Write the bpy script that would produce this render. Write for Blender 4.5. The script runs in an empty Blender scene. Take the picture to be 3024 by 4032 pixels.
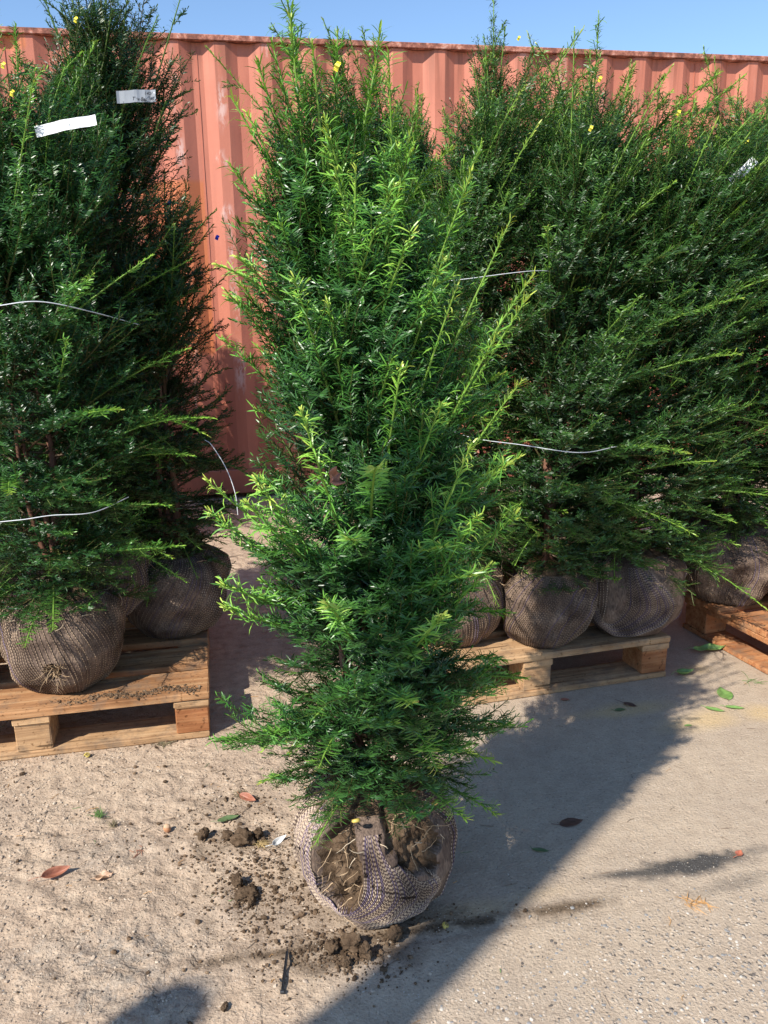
import bpy, math, random
import numpy as np
from mathutils import Matrix, Vector
S = bpy.context.scene
rad = math.radians
# ------------------------------------------------------------------ camera
PITCH, ROLL, CAMH = rad(14.3), rad(1.0), 1.2
fwd = np.array([0, math.cos(PITCH), -math.sin(PITCH)])
r0 = np.array([1., 0, 0]); u0 = np.cross(r0, fwd)
upv = u0*math.cos(ROLL)+r0*math.sin(ROLL); rt = np.cross(fwd, upv)
cd = bpy.data.cameras.new("camera"); cam = bpy.data.objects.new("camera", cd)
S.collection.objects.link(cam); S.camera = cam
cd.sensor_fit = 'VERTICAL'; cd.sensor_height = 24; cd.lens = 24*3260/4032
cd.clip_start = 0.05; cd.clip_end = 500
M = Matrix.Identity(4)
for i in range(3):
    M[i][0] = rt[i]; M[i][1] = upv[i]; M[i][2] = -fwd[i]
M[2][3] = CAMH
cam.matrix_world = M
# ------------------------------------------------------------------ sky and sun
SUN_EL = rad(42)
SDIR = np.array([-0.648*math.cos(SUN_EL), -0.761*math.cos(SUN_EL), math.sin(SUN_EL)])
w = bpy.data.worlds.new("World"); S.world = w; w.use_nodes = True
nt = w.node_tree; bg = nt.nodes["Background"]
sky = nt.nodes.new("ShaderNodeTexSky"); sky.sky_type = 'NISHITA'; sky.sun_disc = False
sky.sun_elevation = SUN_EL
sky.sun_rotation = math.atan2(SDIR[0], SDIR[1])
sky.air_density = 1.0; sky.dust_density = 0.15; sky.ozone_density = 4.5
nt.links.new(sky.outputs[0], bg.inputs[0]); bg.inputs[1].default_value = 0.135
sl = bpy.data.lights.new("sun", 'SUN'); sl.energy = 4.6; sl.angle = rad(0.53); sl.color = (1, .95, .86)
so = bpy.data.objects.new("sun", sl); S.collection.objects.link(so)
so.rotation_euler = Vector(SDIR).to_track_quat('Z', 'Y').to_euler()
S.view_settings.view_transform = 'Standard'; S.view_settings.look = 'None'
S.view_settings.exposure = 0.55; S.view_settings.gamma = 1
S.cycles.max_bounces = 6; S.cycles.diffuse_bounces = 3; S.cycles.glossy_bounces = 2
S.cycles.transmission_bounces = 3; S.cycles.transparent_max_bounces = 4

rng = np.random.default_rng(7)
random.seed(3)
# ------------------------------------------------------------------ helpers
def tag(o, label=None, cat=None, group=None, kind=None):
    for k, v in (('label', label), ('category', cat), ('group', group), ('kind', kind)):
        if v: o[k] = v
    return o
def empty(name, loc, label, cat, group=None, rz=0.):
    o = bpy.data.objects.new(name, None); S.collection.objects.link(o)
    o.location = loc; o.rotation_euler = (0, 0, rz); o.empty_display_size = .05
    return tag(o, label, cat, group)
def mesh_np(name, V, polys, mats, parent=None, tint=None, mi=None, smooth=False, attrs=None):
    """polys: list of (k-gon index arrays (m,k)); mi: list of material index per block (int or array)"""
    me = bpy.data.meshes.new(name)
    V = np.ascontiguousarray(V, dtype=np.float32)
    me.vertices.add(len(V)); me.vertices.foreach_set("co", V.ravel())
    polys = [np.asarray(p, dtype=np.int32) for p in polys if len(p)]
    loops = np.concatenate([p.ravel() for p in polys])
    tot = np.concatenate([np.full(len(p), p.shape[1], np.int32) for p in polys])
    st = np.concatenate([[0], np.cumsum(tot)[:-1]]).astype(np.int32)
    me.loops.add(len(loops)); me.loops.foreach_set("vertex_index", loops)
    me.polygons.add(len(tot)); me.polygons.foreach_set("loop_start", st)
    try: me.polygons.foreach_set("loop_total", tot)
    except Exception: pass
    for m in mats: me.materials.append(m)
    if mi is not None:
        me.polygons.foreach_set("material_index", np.concatenate(
            [np.broadcast_to(np.asarray(a, np.int32), (len(p),)) for a, p in zip(mi, polys)]))
    me.polygons.foreach_set("use_smooth", np.full(len(tot), bool(smooth)))
    if tint is not None:
        a = me.attributes.new("tint", 'FLOAT', 'POINT'); a.data.foreach_set("value", np.asarray(tint, np.float32))
    for k, v in (attrs or {}).items():
        a = me.attributes.new(k, 'FLOAT', 'POINT'); a.data.foreach_set("value", np.asarray(v, np.float32))
    me.update(calc_edges=True)
    o = bpy.data.objects.new(name, me); S.collection.objects.link(o)
    if parent: o.parent = parent
    return o
class MB:
    """collects solids into one mesh"""
    def __init__(s): s.v = []; s.f = []; s.m = []
    def add(s, V, F, m=0):
        n = len(s.v); s.v += [tuple(p) for p in V]; s.f += [tuple(i+n for i in f) for f in F]; s.m += [m]*len(F)
    def box(s, c, d, rz=0, m=0, bev=0., jit=0.):
        hx, hy, hz = d[0]/2, d[1]/2, d[2]/2; b = min(bev, hx*.5, hy*.5, hz*.5)
        pts = []
        if b <= 0:
            pts = [(x, y, z) for z in (-hz, hz) for x, y in ((-hx, -hy), (hx, -hy), (hx, hy), (-hx, hy))]
            F = [(3, 2, 1, 0), (4, 5, 6, 7), (0, 1, 5, 4), (1, 2, 6, 5), (2, 3, 7, 6), (3, 0, 4, 7)]
        else:
            ring = lambda q, z: [(-hx+b+q*-b if 0 else -hx+b-q, -hy+0, z)]
            def oc(e, z):   # octagon ring, e = inset
                X, Y = hx-e, hy-e
                return [(-X+b, -Y, z), (X-b, -Y, z), (X, -Y+b, z), (X, Y-b, z), (X-b, Y, z), (-X+b, Y, z), (-X, Y-b, z), (-X, -Y+b, z)]
            pts = oc(b, -hz)+oc(0, -hz+b)+oc(0, hz-b)+oc(b, hz)
            F = [tuple(range(7, -1, -1)), tuple(range(24, 32))]
            for k in range(3):
                for i in range(8):
                    j = (i+1) % 8; F.append((k*8+i, k*8+j, k*8+8+j, k*8+8+i))
        ca, sa = math.cos(rz), math.sin(rz)
        s.add([(c[0]+x*ca-y*sa+random.uniform(-jit, jit), c[1]+x*sa+y*ca+random.uniform(-jit, jit), c[2]+z+random.uniform(-jit, jit)) for x, y, z in pts], F, m)
    def build(s, name, mats, parent=None, smooth=False):
        me = bpy.data.meshes.new(name); me.from_pydata(s.v, [], s.f)
        for q in (mats if isinstance(mats, (list, tuple)) else [mats]): me.materials.append(q)
        me.polygons.foreach_set("material_index", s.m)
        if smooth: me.polygons.foreach_set("use_smooth", [True]*len(s.f))
        me.update(); o = bpy.data.objects.new(name, me); S.collection.objects.link(o)
        if parent: o.parent = parent
        return o
def tubes(P, R, sides=4, cap=False):
    """P (n,S,3) polylines, R (n,S) radii -> V, quads"""
    P = np.asarray(P, float); n, s, _ = P.shape
    T = np.empty_like(P); T[:, 1:-1] = P[:, 2:]-P[:, :-2]; T[:, 0] = P[:, 1]-P[:, 0]; T[:, -1] = P[:, -1]-P[:, -2]
    T /= np.linalg.norm(T, axis=2, keepdims=True)+1e-9
    ref = np.zeros_like(T); ref[..., 2] = 1
    vert = np.abs(T[..., 2]).mean(axis=1) > .8
    ref[vert] = [1, 0, 0]
    U = np.cross(T, ref); U /= np.linalg.norm(U, axis=2, keepdims=True)+1e-9
    W = np.cross(T, U)
    a = np.arange(sides)*2*np.pi/sides
    V = P[:, :, None, :]+(U[:, :, None, :]*np.cos(a)[None, None, :, None]+W[:, :, None, :]*np.sin(a)[None, None, :, None])*np.asarray(R)[:, :, None, None]
    idx = np.arange(n*s*sides).reshape(n, s, sides)
    q = np.stack([idx[:, :-1, :], np.roll(idx, -1, 2)[:, :-1, :], np.roll(idx, -1, 2)[:, 1:, :], idx[:, 1:, :]], -1).reshape(-1, 4)
    return V.reshape(-1, 3), q
# ---- numpy noise
_T = np.random.default_rng(99).random((256, 256))
def vn(x, y):
    xi = np.floor(x).astype(int); yi = np.floor(y).astype(int); fx = x-xi; fy = y-yi
    fx = fx*fx*(3-2*fx); fy = fy*fy*(3-2*fy)
    g = lambda a, b: _T[a & 255, b & 255]
    return (g(xi, yi)*(1-fx)+g(xi+1, yi)*fx)*(1-fy)+(g(xi, yi+1)*(1-fx)+g(xi+1, yi+1)*fx)*fy
def fbm(x, y, o=4):
    r = 0; a = 1; t = 0
    for i in range(o):
        r = r+a*vn(x*2**i+17.3*i, y*2**i+5.1*i); t += a; a *= .5
    return r/t
def vn3(p, sc):
    q = p*sc; return (vn(q[..., 0]+q[..., 2]*.7+3, q[..., 1]-q[..., 2]*.6+9)+vn(q[..., 1]+31, q[..., 2]+11)+vn(q[..., 2]+q[..., 0]*.5+51, q[..., 0]-7))/3
# ------------------------------------------------------------------ materials
def mat(name):
    m = bpy.data.materials.new(name); m.use_nodes = True
    return m, m.node_tree.nodes, m.node_tree.links, m.node_tree.nodes["Principled BSDF"]
def noise(N, L, scale, detail=4, co=None, rough=.55):
    n = N.new("ShaderNodeTexNoise"); n.inputs["Scale"].default_value = scale; n.inputs["Detail"].default_value = detail
    n.inputs["Roughness"].default_value = rough
    if co is not None: L.new(co, n.inputs["Vector"])
    return n.outputs["Fac"]
def ramp(N, L, fac, stops):
    r = N.new("ShaderNodeValToRGB"); e = r.color_ramp.elements
    while len(e) < len(stops): e.new(.5)
    for i, (p, c) in enumerate(stops):
        e[i].position = p; e[i].color = (*c, 1) if len(c) == 3 else c
    L.new(fac, r.inputs[0]); return r.outputs[0]
def mixc(N, L, fac, a, b, mode='MIX'):
    m = N.new("ShaderNodeMix"); m.data_type = 'RGBA'; m.blend_type = mode
    for s, v in ((0, fac), (6, a), (7, b)):
        if isinstance(v, (int, float)): m.inputs[s].default_value = v
        elif isinstance(v, tuple): m.inputs[s].default_value = (*v, 1)
        else: L.new(v, m.inputs[s])
    return m.outputs[2]
def bump(N, L, h, dist, b, strength=1., prev=None):
    n = N.new("ShaderNodeBump"); n.inputs["Distance"].default_value = dist; n.inputs["Strength"].default_value = strength
    L.new(h, n.inputs["Height"])
    if prev is not None: L.new(prev, n.inputs["Normal"])
    L.new(n.outputs[0], b.inputs["Normal"]); return n.outputs[0]
def objco(N): return N.new("ShaderNodeTexCoord").outputs["Object"]
def mapping(N, L, co, sc=(1, 1, 1), rot=(0, 0, 0)):
    m = N.new("ShaderNodeMapping"); m.inputs["Scale"].default_value = sc; m.inputs["Rotation"].default_value = rot
    L.new(co, m.inputs["Vector"]); return m.outputs[0]
def math_(N, L, op, a, b=0.):
    m = N.new("ShaderNodeMath"); m.operation = op
    for i, v in enumerate((a, b)):
        if isinstance(v, (int, float)): m.inputs[i].default_value = v
        else: L.new(v, m.inputs[i])
    return m.outputs[0]
def attr(N, name):
    a = N.new("ShaderNodeAttribute"); a.attribute_name = name; return a.outputs["Fac"]
def simple(name, col, rough=.6, var=.25, sc=60, bumpd=0., spec=.4, metal=0.):
    m, N, L, b = mat(name); co = objco(N)
    n = noise(N, L, sc, 5, co)
    d = tuple(c*(1-var) for c in col); e = tuple(min(1, c*(1+var)) for c in col)
    L.new(ramp(N, L, n, [(.3, d), (.7, e)]), b.inputs["Base Color"])
    b.inputs["Roughness"].default_value = rough; b.inputs["Metallic"].default_value = metal
    b.inputs["Specular IOR Level"].default_value = spec
    if bumpd: bump(N, L, noise(N, L, sc*1.7, 5, co), bumpd, b)
    return m
def foliage_mat(name, stops, rough=.33):
    m, N, L, b = mat(name)
    t = attr(N, "tint")
    c = ramp(N, L, t, stops)
    L.new(c, b.inputs["Base Color"]); b.inputs["Roughness"].default_value = rough
    b.inputs["Specular IOR Level"].default_value = .45
    tr = N.new("ShaderNodeBsdfTranslucent"); L.new(mixc(N, L, 1., c, (1., 1., .55), 'MULTIPLY'), tr.inputs[0])
    mx = N.new("ShaderNodeMixShader"); mx.inputs[0].default_value = .20
    L.new(b.outputs[0], mx.inputs[1]); L.new(tr.outputs[0], mx.inputs[2])
    L.new(mx.outputs[0], N["Material Output"].inputs[0]); return m
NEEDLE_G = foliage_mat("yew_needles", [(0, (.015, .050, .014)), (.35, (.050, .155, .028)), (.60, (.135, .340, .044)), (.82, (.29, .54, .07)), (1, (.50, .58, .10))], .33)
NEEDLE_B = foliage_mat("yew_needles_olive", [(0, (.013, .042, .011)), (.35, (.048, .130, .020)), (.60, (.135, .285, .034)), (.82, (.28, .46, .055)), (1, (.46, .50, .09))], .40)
STEM = foliage_mat("green_stem", [(0, (.10, .055, .03)), (.35, (.10, .10, .03)), (.7, (.13, .24, .04)), (1, (.22, .38, .06))], .5)
def bark():
    m, N, L, b = mat("bark"); co = objco(N)
    n = noise(N, L, 40, 6, mapping(N, L, co, (1, 1, .25)))
    L.new(ramp(N, L, n, [(.3, (.07, .03, .018)), (.55, (.20, .09, .055)), (.75, (.36, .20, .13))]), b.inputs["Base Color"])
    b.inputs["Roughness"].default_value = .8; bump(N, L, n, .004, b); return m
BARK = bark()
def soilm(name="soil", k=1.):
    m, N, L, b = mat(name); co = objco(N)
    n = noise(N, L, 55, 6, co); n2 = noise(N, L, 400, 3, co)
    c = ramp(N, L, n, [(.3, (.060*k, .038*k, .023*k)), (.55, (.13*k, .085*k, .052*k)), (.75, (.22*k, .155*k, .10*k))])
    L.new(mixc(N, L, .35, c, ramp(N, L, n2, [(.3, (.3, .3, .3)), (.7, (1.3, 1.3, 1.3))]), 'MULTIPLY'), b.inputs["Base Color"])
    b.inputs["Roughness"].default_value = .95; b.inputs["Specular IOR Level"].default_value = .15
    bump(N, L, n2, .002, b, 1., bump(N, L, n, .006, b)); return m
SOIL = soilm(); SOIL_L = soilm("dusty_soil", 1.6)
def netm():
    m, N, L, b = mat("net_fabric"); co = objco(N)
    n = noise(N, L, 14, 5, co); n2 = noise(N, L, 260, 4, mapping(N, L, co, (1, 1, .3)))
    c = ramp(N, L, n, [(.3, (.080, .055, .043)), (.5, (.150, .108, .084)), (.7, (.26, .19, .14))])
    L.new(mixc(N, L, .6, c, ramp(N, L, n2, [(.35, (.35, .33, .35)), (.65, (1.5, 1.45, 1.4))]), 'MULTIPLY'), b.inputs["Base Color"])
    b.inputs["Roughness"].default_value = .9; b.inputs["Specular IOR Level"].default_value = .15
    bump(N, L, n2, .003, b); return m
NET = netm()
def strandm(name, dk, lt, share=.25):
    m, N, L, b = mat(name); co = objco(N); u = attr(N, "u")
    w_ = math_(N, L, 'SINE', math_(N, L, 'MULTIPLY', u, 2*math.pi/.0085))
    fac = ramp(N, L, math_(N, L, 'ADD', math_(N, L, 'MULTIPLY', w_, .5), share), [(.0, (0, 0, 0)), (.25, (1, 1, 1))])
    c = mixc(N, L, fac, dk, lt); n2 = noise(N, L, 13, 5, co)
    L.new(mixc(N, L, .85, c, ramp(N, L, n2, [(.36, (.36, .32, .30)), (.60, (1.15, 1.12, 1.08))]), 'MULTIPLY'), b.inputs["Base Color"])
    b.inputs["Roughness"].default_value = .8; b.inputs["Specular IOR Level"].default_value = .2; return m
STRAND = strandm("net_strand", (.12, .085, .078), (.50, .40, .30), .18)
STRAND_P = strandm("net_strand_purple", (.10, .075, .11), (.24, .19, .27), .2)
STRAND_D = strandm("net_strand_dusty", (.12, .085, .062), (.40, .30, .21), .2)
ROOTM = simple("root_fibre", (.42, .29, .17), .8, .35, 90)
STRAW = simple("dry_fibre", (.58, .46, .32), .8, .25, 60)
def wood(name, c0, c1, c2):
    m, N, L, b = mat(name); co = objco(N)
    dist = noise(N, L, 3, 3, co)
    v = N.new("ShaderNodeVectorMath"); v.operation = 'MULTIPLY'; L.new(co, v.inputs[0]); v.inputs[1].default_value = (2.2, 38, 38)
    n = noise(N, L, 1.6, 7, v.outputs[0], .62)
    c = ramp(N, L, n, [(.28, c0), (.5, c1), (.74, c2)])
    sp = noise(N, L, 90, 4, co)
    d1 = ramp(N, L, sp, [(.30, (.30, .24, .18)), (.40, (1, 1, 1))])
    d2 = ramp(N, L, noise(N, L, 5, 4, co), [(.33, (.45, .40, .36)), (.55, (1, 1, 1))])
    c = mixc(N, L, .8, c, d1, 'MULTIPLY'); c = mixc(N, L, .75, c, d2, 'MULTIPLY')
    c = mixc(N, L, ramp(N, L, noise(N, L, 9, 6, co, .7), [(.50, (0, 0, 0)), (.66, (.75, .75, .75))]), c, (.17, .125, .09))
    ck = noise(N, L, 2.6, 3, v.outputs[0], .4)
    c = mixc(N, L, ramp(N, L, ck, [(.30, (.8, .8, .8)), (.335, (0, 0, 0))]), c, (.07, .04, .02))
    L.new(c, b.inputs["Base Color"]); b.inputs["Roughness"].default_value = .85; b.inputs["Specular IOR Level"].default_value = .15
    bump(N, L, n, .0035, b); return m
WOOD = wood("pallet_wood", (.25, .115, .05), (.42, .215, .10), (.56, .345, .18))
WOOD_P = wood("pale_pallet_wood", (.31, .175, .09), (.48, .295, .155), (.62, .42, .24))
WOOD_R = wood("orange_pallet_wood", (.30, .11, .045), (.46, .20, .085), (.58, .31, .15))
# ------------------------------------------------------------------ ground
XS = np.concatenate([-np.geomspace(60, 1.75, 22), np.arange(-1.7, 1.9, .0075), np.geomspace(1.95, 60, 22)])
YS = np.concatenate([-np.geomspace(40, .6, 16), np.linspace(-.4, .95, 10), np.arange(1.0, 3.3, .0075), np.geomspace(3.35, 90, 30)])
GX, GY = np.meshgrid(XS, YS)
def ell(cx, cy, a, b, ang=0., nz=.25, f=9):
    ca, sa = math.cos(ang), math.sin(ang); x = (GX-cx)*ca+(GY-cy)*sa; y = -(GX-cx)*sa+(GY-cy)*ca
    d = np.sqrt((x/a)**2+(y/b)**2)+(fbm(GX*f+cx*9, GY*f+3)-.5)*nz*4
    return np.clip(1.4-d, 0, 1)
def sstep(a, b, x): t = np.clip((x-a)/(b-a), 0, 1); return t*t*(3-2*t)
inner = sstep(1.7, 1.5, np.abs(GX))*sstep(3.3, 3.0, GY)
# dirt share: strong on the left, thin dust on the right
dirt = sstep(.15, -.22, GX+.18*(fbm(GX*3, GY*3)-.5)*2-(GY-1.5)*.10)
h = (fbm(GX*7+4, GY*7, 5)-.5)*.009*dirt*sstep(2.05, 1.7, GY+.0*GX)
tread = np.sin((GX*.55+GY)*2*np.pi/.085+6*fbm(GX*4, GY*4))  # churned tyre marks
tm = sstep(-.15, -.45, GX)*sstep(1.95, 1.6, GY)
h += tread*.0018*tm*fbm(GX*6+8, GY*6+2)*1.6
rough = fbm(GX*34, GY*34, 3)
h += (rough-.5)*(.007*dirt+.0022)*sstep(2.08, 1.9, GY+.2*(GX+1)*0)
ridg = 1-np.abs(2*fbm(GX*17+2, GY*13+7, 3)-1)
h += (ridg-.85)*.018*tm*sstep(.35, .6, fbm(GX*3+7, GY*3))
h += -.005*np.exp(-(((GY-1.34-.20*(GX-.0))/.012)**2))*sstep(-.5, -.1, GX)*sstep(.62, .3, GX)
h = np.clip(h, -.02, .009)*inner
dark = np.maximum.reduce([ell(.667, 1.555, .135, .030, .22, .30, 45), ell(.54, 1.53, .09, .012, .10, .3, 16)*.8, ell(.72, 1.49, .12, .02, .3, .3)*.35])
greyp = np.maximum.reduce([ell(-.50, 1.33, .16, .07, .1, .5)*.9, ell(-.42, 1.24, .13, .05, .2, .5)*.8, ell(-.62, 1.62, .16, .06, .3, .6)*.5, ell(-.3, 1.42, .08, .05, 0, .6)*.4])
crack = np.exp(-(((GY-1.345-.185*(GX+.10))/(.010+.010*fbm(GX*20, GY*20)))**2))*sstep(-.55, -.2, GX)*sstep(.50, .40, GX)*sstep(.2, .5, fbm(GX*25, GY*25+4))*1.1
soilc = np.maximum.reduce([ell(-.36, 1.66, .12, .045, 0, .5, 18)*.6, ell(-.20, 1.45, .13, .15, .3, .6, 22)*.28, ell(-.10, 1.325, .14, .05, .1, .5, 22)*.8, ell(-.38, 1.80, .10, .08, 0, .7, 22)*.3, ell(.0, 1.40, .15, .04, .1, .5, 22)*.6, crack])
sand = np.maximum.reduce([ell(.93, 2.19, .13, .05, .3, .3)*.9, ell(.70, 2.25, .13, .035, .2, .3)*.9, ell(1.12, 2.22, .08, .06, 0, .3)*.9, ell(1.02, 2.52, .05, .03, .2, .4)*.6, ell(.15, 1.42, .10, .03, .2, .4)*.5, ell(.30, 1.47, .07, .02, .2, .4)*.3])
agg = sstep(.05, .45, (GX*1.0-(GY-1.2)*2.3)+.35*(fbm(GX*4+9, GY*4)-.5)*2)
V = np.stack([GX, GY, h], -1).reshape(-1, 3)
ny, nx = GX.shape; idx = np.arange(nx*ny).reshape(ny, nx)
Q = np.stack([idx[:-1, :-1], idx[:-1, 1:], idx[1:, 1:], idx[1:, :-1]], -1).reshape(-1, 4)
def groundm():
    m, N, L, b = mat("concrete_yard"); co = objco(N)
    n1 = noise(N, L, 3.2, 6, co, .6); n2 = noise(N, L, 26, 6, co, .65); n3 = noise(N, L, 170, 5, co, .6)
    dirtc = ramp(N, L, n2, [(.26, (.31, .228, .162)), (.45, (.455, .342, .248)), (.6, (.525, .402, .292)), (.8, (.60, .475, .355))])
    conc = ramp(N, L, n2, [(.3, (.415, .325, .243)), (.5, (.465, .368, .276)), (.75, (.515, .415, .315))])
    c = mixc(N, L, attr(N, "dirt"), conc, dirtc)
    c = mixc(N, L, .45, c, ramp(N, L, n1, [(.3, (.75, .73, .73)), (.7, (1.18, 1.16, 1.1))]), 'MULTIPLY')
    # coarse aggregate showing through the worn surface
    vo = N.new("ShaderNodeTexVoronoi"); vo.inputs["Scale"].default_value = 85; L.new(co, vo.inputs["Vector"])
    vo.inputs["Randomness"].default_value = 1
    stone = ramp(N, L, vo.outputs["Color"], [(.1, (.14, .125, .115)), (.4, (.36, .31, .26)), (.7, (.50, .44, .37)), (.95, (.72, .68, .60))])
    sh = ramp(N, L, vo.outputs["Distance"], [(.22, (1, 1, 1)), (.42, (0, 0, 0))])
    sel = ramp(N, L, noise(N, L, 60, 2, co), [(.46, (0, 0, 0)), (.56, (1, 1, 1))])
    sf = math_(N, L, 'MULTIPLY', sh, sel); aggf = math_(N, L, 'ADD', math_(N, L, 'MULTIPLY', attr(N, "agg"), .75), .12)
    sf = math_(N, L, 'MULTIPLY', sf, aggf)
    c = mixc(N, L, sf, c, stone)
    c = mixc(N, L, math_(N, L, 'MULTIPLY', attr(N, "sand"), .75), c, (.60, .43, .22))
    c = mixc(N, L, math_(N, L, 'MULTIPLY', math_(N, L, 'MULTIPLY', attr(N, "grey"), ramp(N, L, noise(N, L, 48, 6, co, .7), [(.42, (.1, .1, .1)), (.58, (1, 1, 1))])), .7), c, ramp(N, L, n3, [(.3, (.12, .11, .10)), (.7, (.34, .31, .27))]))
    spk = ramp(N, L, noise(N, L, 320, 3, co), [(.56, (.075, .068, .062)), (.66, (.10, .095, .09)), (.72, (.65, .63, .6))])  # dark stain colour, with white glints painted in as pale specks
    dk_ = math_(N, L, 'MULTIPLY', attr(N, "dark"), 1.15); dk_.node.use_clamp = True
    c = mixc(N, L, dk_, c, spk)
    c = mixc(N, L, math_(N, L, 'MULTIPLY', attr(N, "soilc"), 1.0), c, ramp(N, L, n3, [(.3, (.07, .048, .03)), (.7, (.19, .135, .09))]))
    # fine grit specks
    c = mixc(N, L, .75, c, ramp(N, L, n3, [(.30, (.45, .42, .40)), (.42, (.95, .95, .95)), (.62, (1.05, 1.04, 1.02)), (.72, (1.5, 1.45, 1.4))]), 'MULTIPLY')
    ds = ramp(N, L, noise(N, L, 120, 6, mapping(N, L, co, (1, 1.0, 1), (0, 0, .6)), .72), [(.30, (.42, .36, .32)), (.375, (1, 1, 1))])
    c = mixc(N, L, 1., c, ds, 'MULTIPLY')
    v2 = N.new("ShaderNodeTexVoronoi"); v2.inputs["Scale"].default_value = 210; L.new(co, v2.inputs["Vector"])
    lt_ = ramp(N, L, v2.outputs["Distance"], [(.16, (1, 1, 1)), (.30, (0, 0, 0))]); sl_ = ramp(N, L, v2.outputs["Color"], [(.74, (0, 0, 0)), (.80, (1, 1, 1))])
    c = mixc(N, L, math_(N, L, 'MULTIPLY', math_(N, L, 'MULTIPLY', lt_, sl_), .75), c, ramp(N, L, v2.outputs["Color"], [(.80, (.72, .66, .57)), (.90, (.20, .165, .13)), (1., (.55, .42, .28))]))
    L.new(c, b.inputs["Base Color"]); b.inputs["Roughness"].default_value = .92; b.inputs["Specular IOR Level"].default_value = .2
    p = bump(N, L, n2, .010, b, .32)
    p = bump(N, L, noise(N, L, 75, 5, co, .65), .0045, b, .5, p)
    p = bump(N, L, n3, .0035, b, 1., p)
    dn = N.new("ShaderNodeTexNoise"); dn.inputs["Scale"].default_value = 30; dn.inputs["Detail"].default_value = 7; dn.inputs["Distortion"].default_value = .25
    L.new(co, dn.inputs["Vector"])
    p = bump(N, L, math_(N, L, 'MULTIPLY', ramp(N, L, dn.outputs["Fac"], [(.40, (0, 0, 0)), (.56, (.8, .8, .8)), (.75, (1, 1, 1))]), math_(N, L, 'MULTIPLY', attr(N, "dirt"), ramp(N, L, noise(N, L, 5, 4, co), [(.38, (.15, .15, .15)), (.6, (1, 1, 1))]))), .006, b, .8, p)
    bump(N, L, sf, .003, b, 1., p); return m
g = mesh_np("ground", V, [Q], [groundm()], smooth=True, attrs=dict(dirt=dirt.ravel(), dark=dark.ravel(), grey=greyp.ravel(), soilc=soilc.ravel(), sand=sand.ravel(), agg=agg.ravel()))
tag(g, kind="structure")
# ------------------------------------------------------------------ shipping container
TH = rad(10.53); O = np.array([0, 5.320]); D2 = np.array([math.cos(TH), math.sin(TH)]); N2 = np.array([math.sin(TH), -math.cos(TH)])
def cpt(s, off, z):   # s along wall, off towards the camera
    p = O+D2*s+N2*off; return (p[0], p[1], z)
def contm():
    m, N, L, b = mat("container_paint"); co = objco(N)
    n = noise(N, L, 2.5, 5, co); n2 = noise(N, L, 30, 5, mapping(N, L, co, (1, 1, .12))); n3 = noise(N, L, 9, 6, mapping(N, L, co, (1, 1, .5)), .7)
    c = ramp(N, L, n, [(.3, (.47, .155, .098)), (.7, (.56, .200, .128))])
    c = mixc(N, L, .25, c, ramp(N, L, n2, [(.3, (.7, .66, .66)), (.7, (1.1, 1.1, 1.1))]), 'MULTIPLY')
    sp = noise(N, L, 45, 7, co, .75)
    c = mixc(N, L, ramp(N, L, sp, [(.26, (.6, .6, .6)), (.30, (0, 0, 0))]), c, (.22, .08, .05))
    L.new(mixc(N, L, math_(N, L, 'MULTIPLY', attr(N, "scuff"), ramp(N, L, noise(N, L, 40, 6, mapping(N, L, co, (1, 1, .35)), .7), [(.46, (0, 0, 0)), (.56, (.75, .75, .75))])),
        mixc(N, L, attr(N, "patch"), c, (.56, .175, .072)), (.72, .50, .44)), b.inputs["Base Color"])
    src = b.inputs["Base Color"].links[0].from_socket
    sx = N.new("ShaderNodeSeparateXYZ"); L.new(co, sx.inputs[0])
    zr = N.new("ShaderNodeMapRange"); zr.inputs[1].default_value = 2.25; zr.inputs[2].default_value = 2.62; L.new(sx.outputs[2], zr.inputs[0])
    st_ = ramp(N, L, noise(N, L, 16, 6, mapping(N, L, co, (1, 1, .05)), .6), [(.50, (0, 0, 0)), (.62, (1, 1, 1))])
    rf = math_(N, L, 'MULTIPLY', math_(N, L, 'MULTIPLY', zr.outputs[0], st_), .6)
    spot = ramp(N, L, noise(N, L, 60, 8, mapping(N, L, co, (1, 1, .6)), .8), [(.66, (0, 0, 0)), (.70, (.8, .8, .8))])
    L.new(mixc(N, L, math_(N, L, 'MAXIMUM', rf, spot), src, (.20, .075, .045)), b.inputs["Base Color"])
    b.inputs["Roughness"].default_value = .55; b.inputs["Specular IOR Level"].default_value = .35
    bump(N, L, n3, .004, b, .35); return m
def rustm():
    m, N, L, b = mat("rusty_rail"); co = objco(N)
    n = noise(N, L, 22, 7, co, .7)
    L.new(ramp(N, L, n, [(.32, (.09, .035, .025)), (.48, (.28, .10, .065)), (.58, (.52, .22, .15)), (.68, (.55, .45, .40))]), b.inputs["Base Color"])
    b.inputs["Roughness"].default_value = .85; bump(N, L, n, .004, b); return m
CONT, RUST = contm(), rustm()
cont = empty("shipping_container", (0, 0, 0), "long faded red corrugated steel container with a rusty top rail behind the yews", "shipping container")
per = .2555; s0 = -1.181
prof = []
k0, k1 = -17, 24
for k in range(k0, k1):
    b0 = s0+k*per
    prof += [(b0, 0), (b0+.062, 0), (b0+.128, -.034), (b0+.190, -.034)]
zs = np.concatenate([np.linspace(.17, 2.625, 90)])
ps = []
for (a, oa), (c, oc) in zip(prof[:-1], prof[1:]):
    for q in np.linspace(0, 1, 4, endpoint=False): ps.append((a+(c-a)*q, oa+(oc-oa)*q))
ps.append(prof[-1]); ps = np.array(ps)
SS, ZZ = np.meshgrid(ps[:, 0], zs); OO = np.broadcast_to(ps[:, 1], SS.shape)
dent = (fbm(SS*2.3+5, ZZ*1.6+8, 3)-.5)*.012*sstep(0, .3, ZZ-.17)*sstep(0, .3, 2.625-ZZ)
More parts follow.
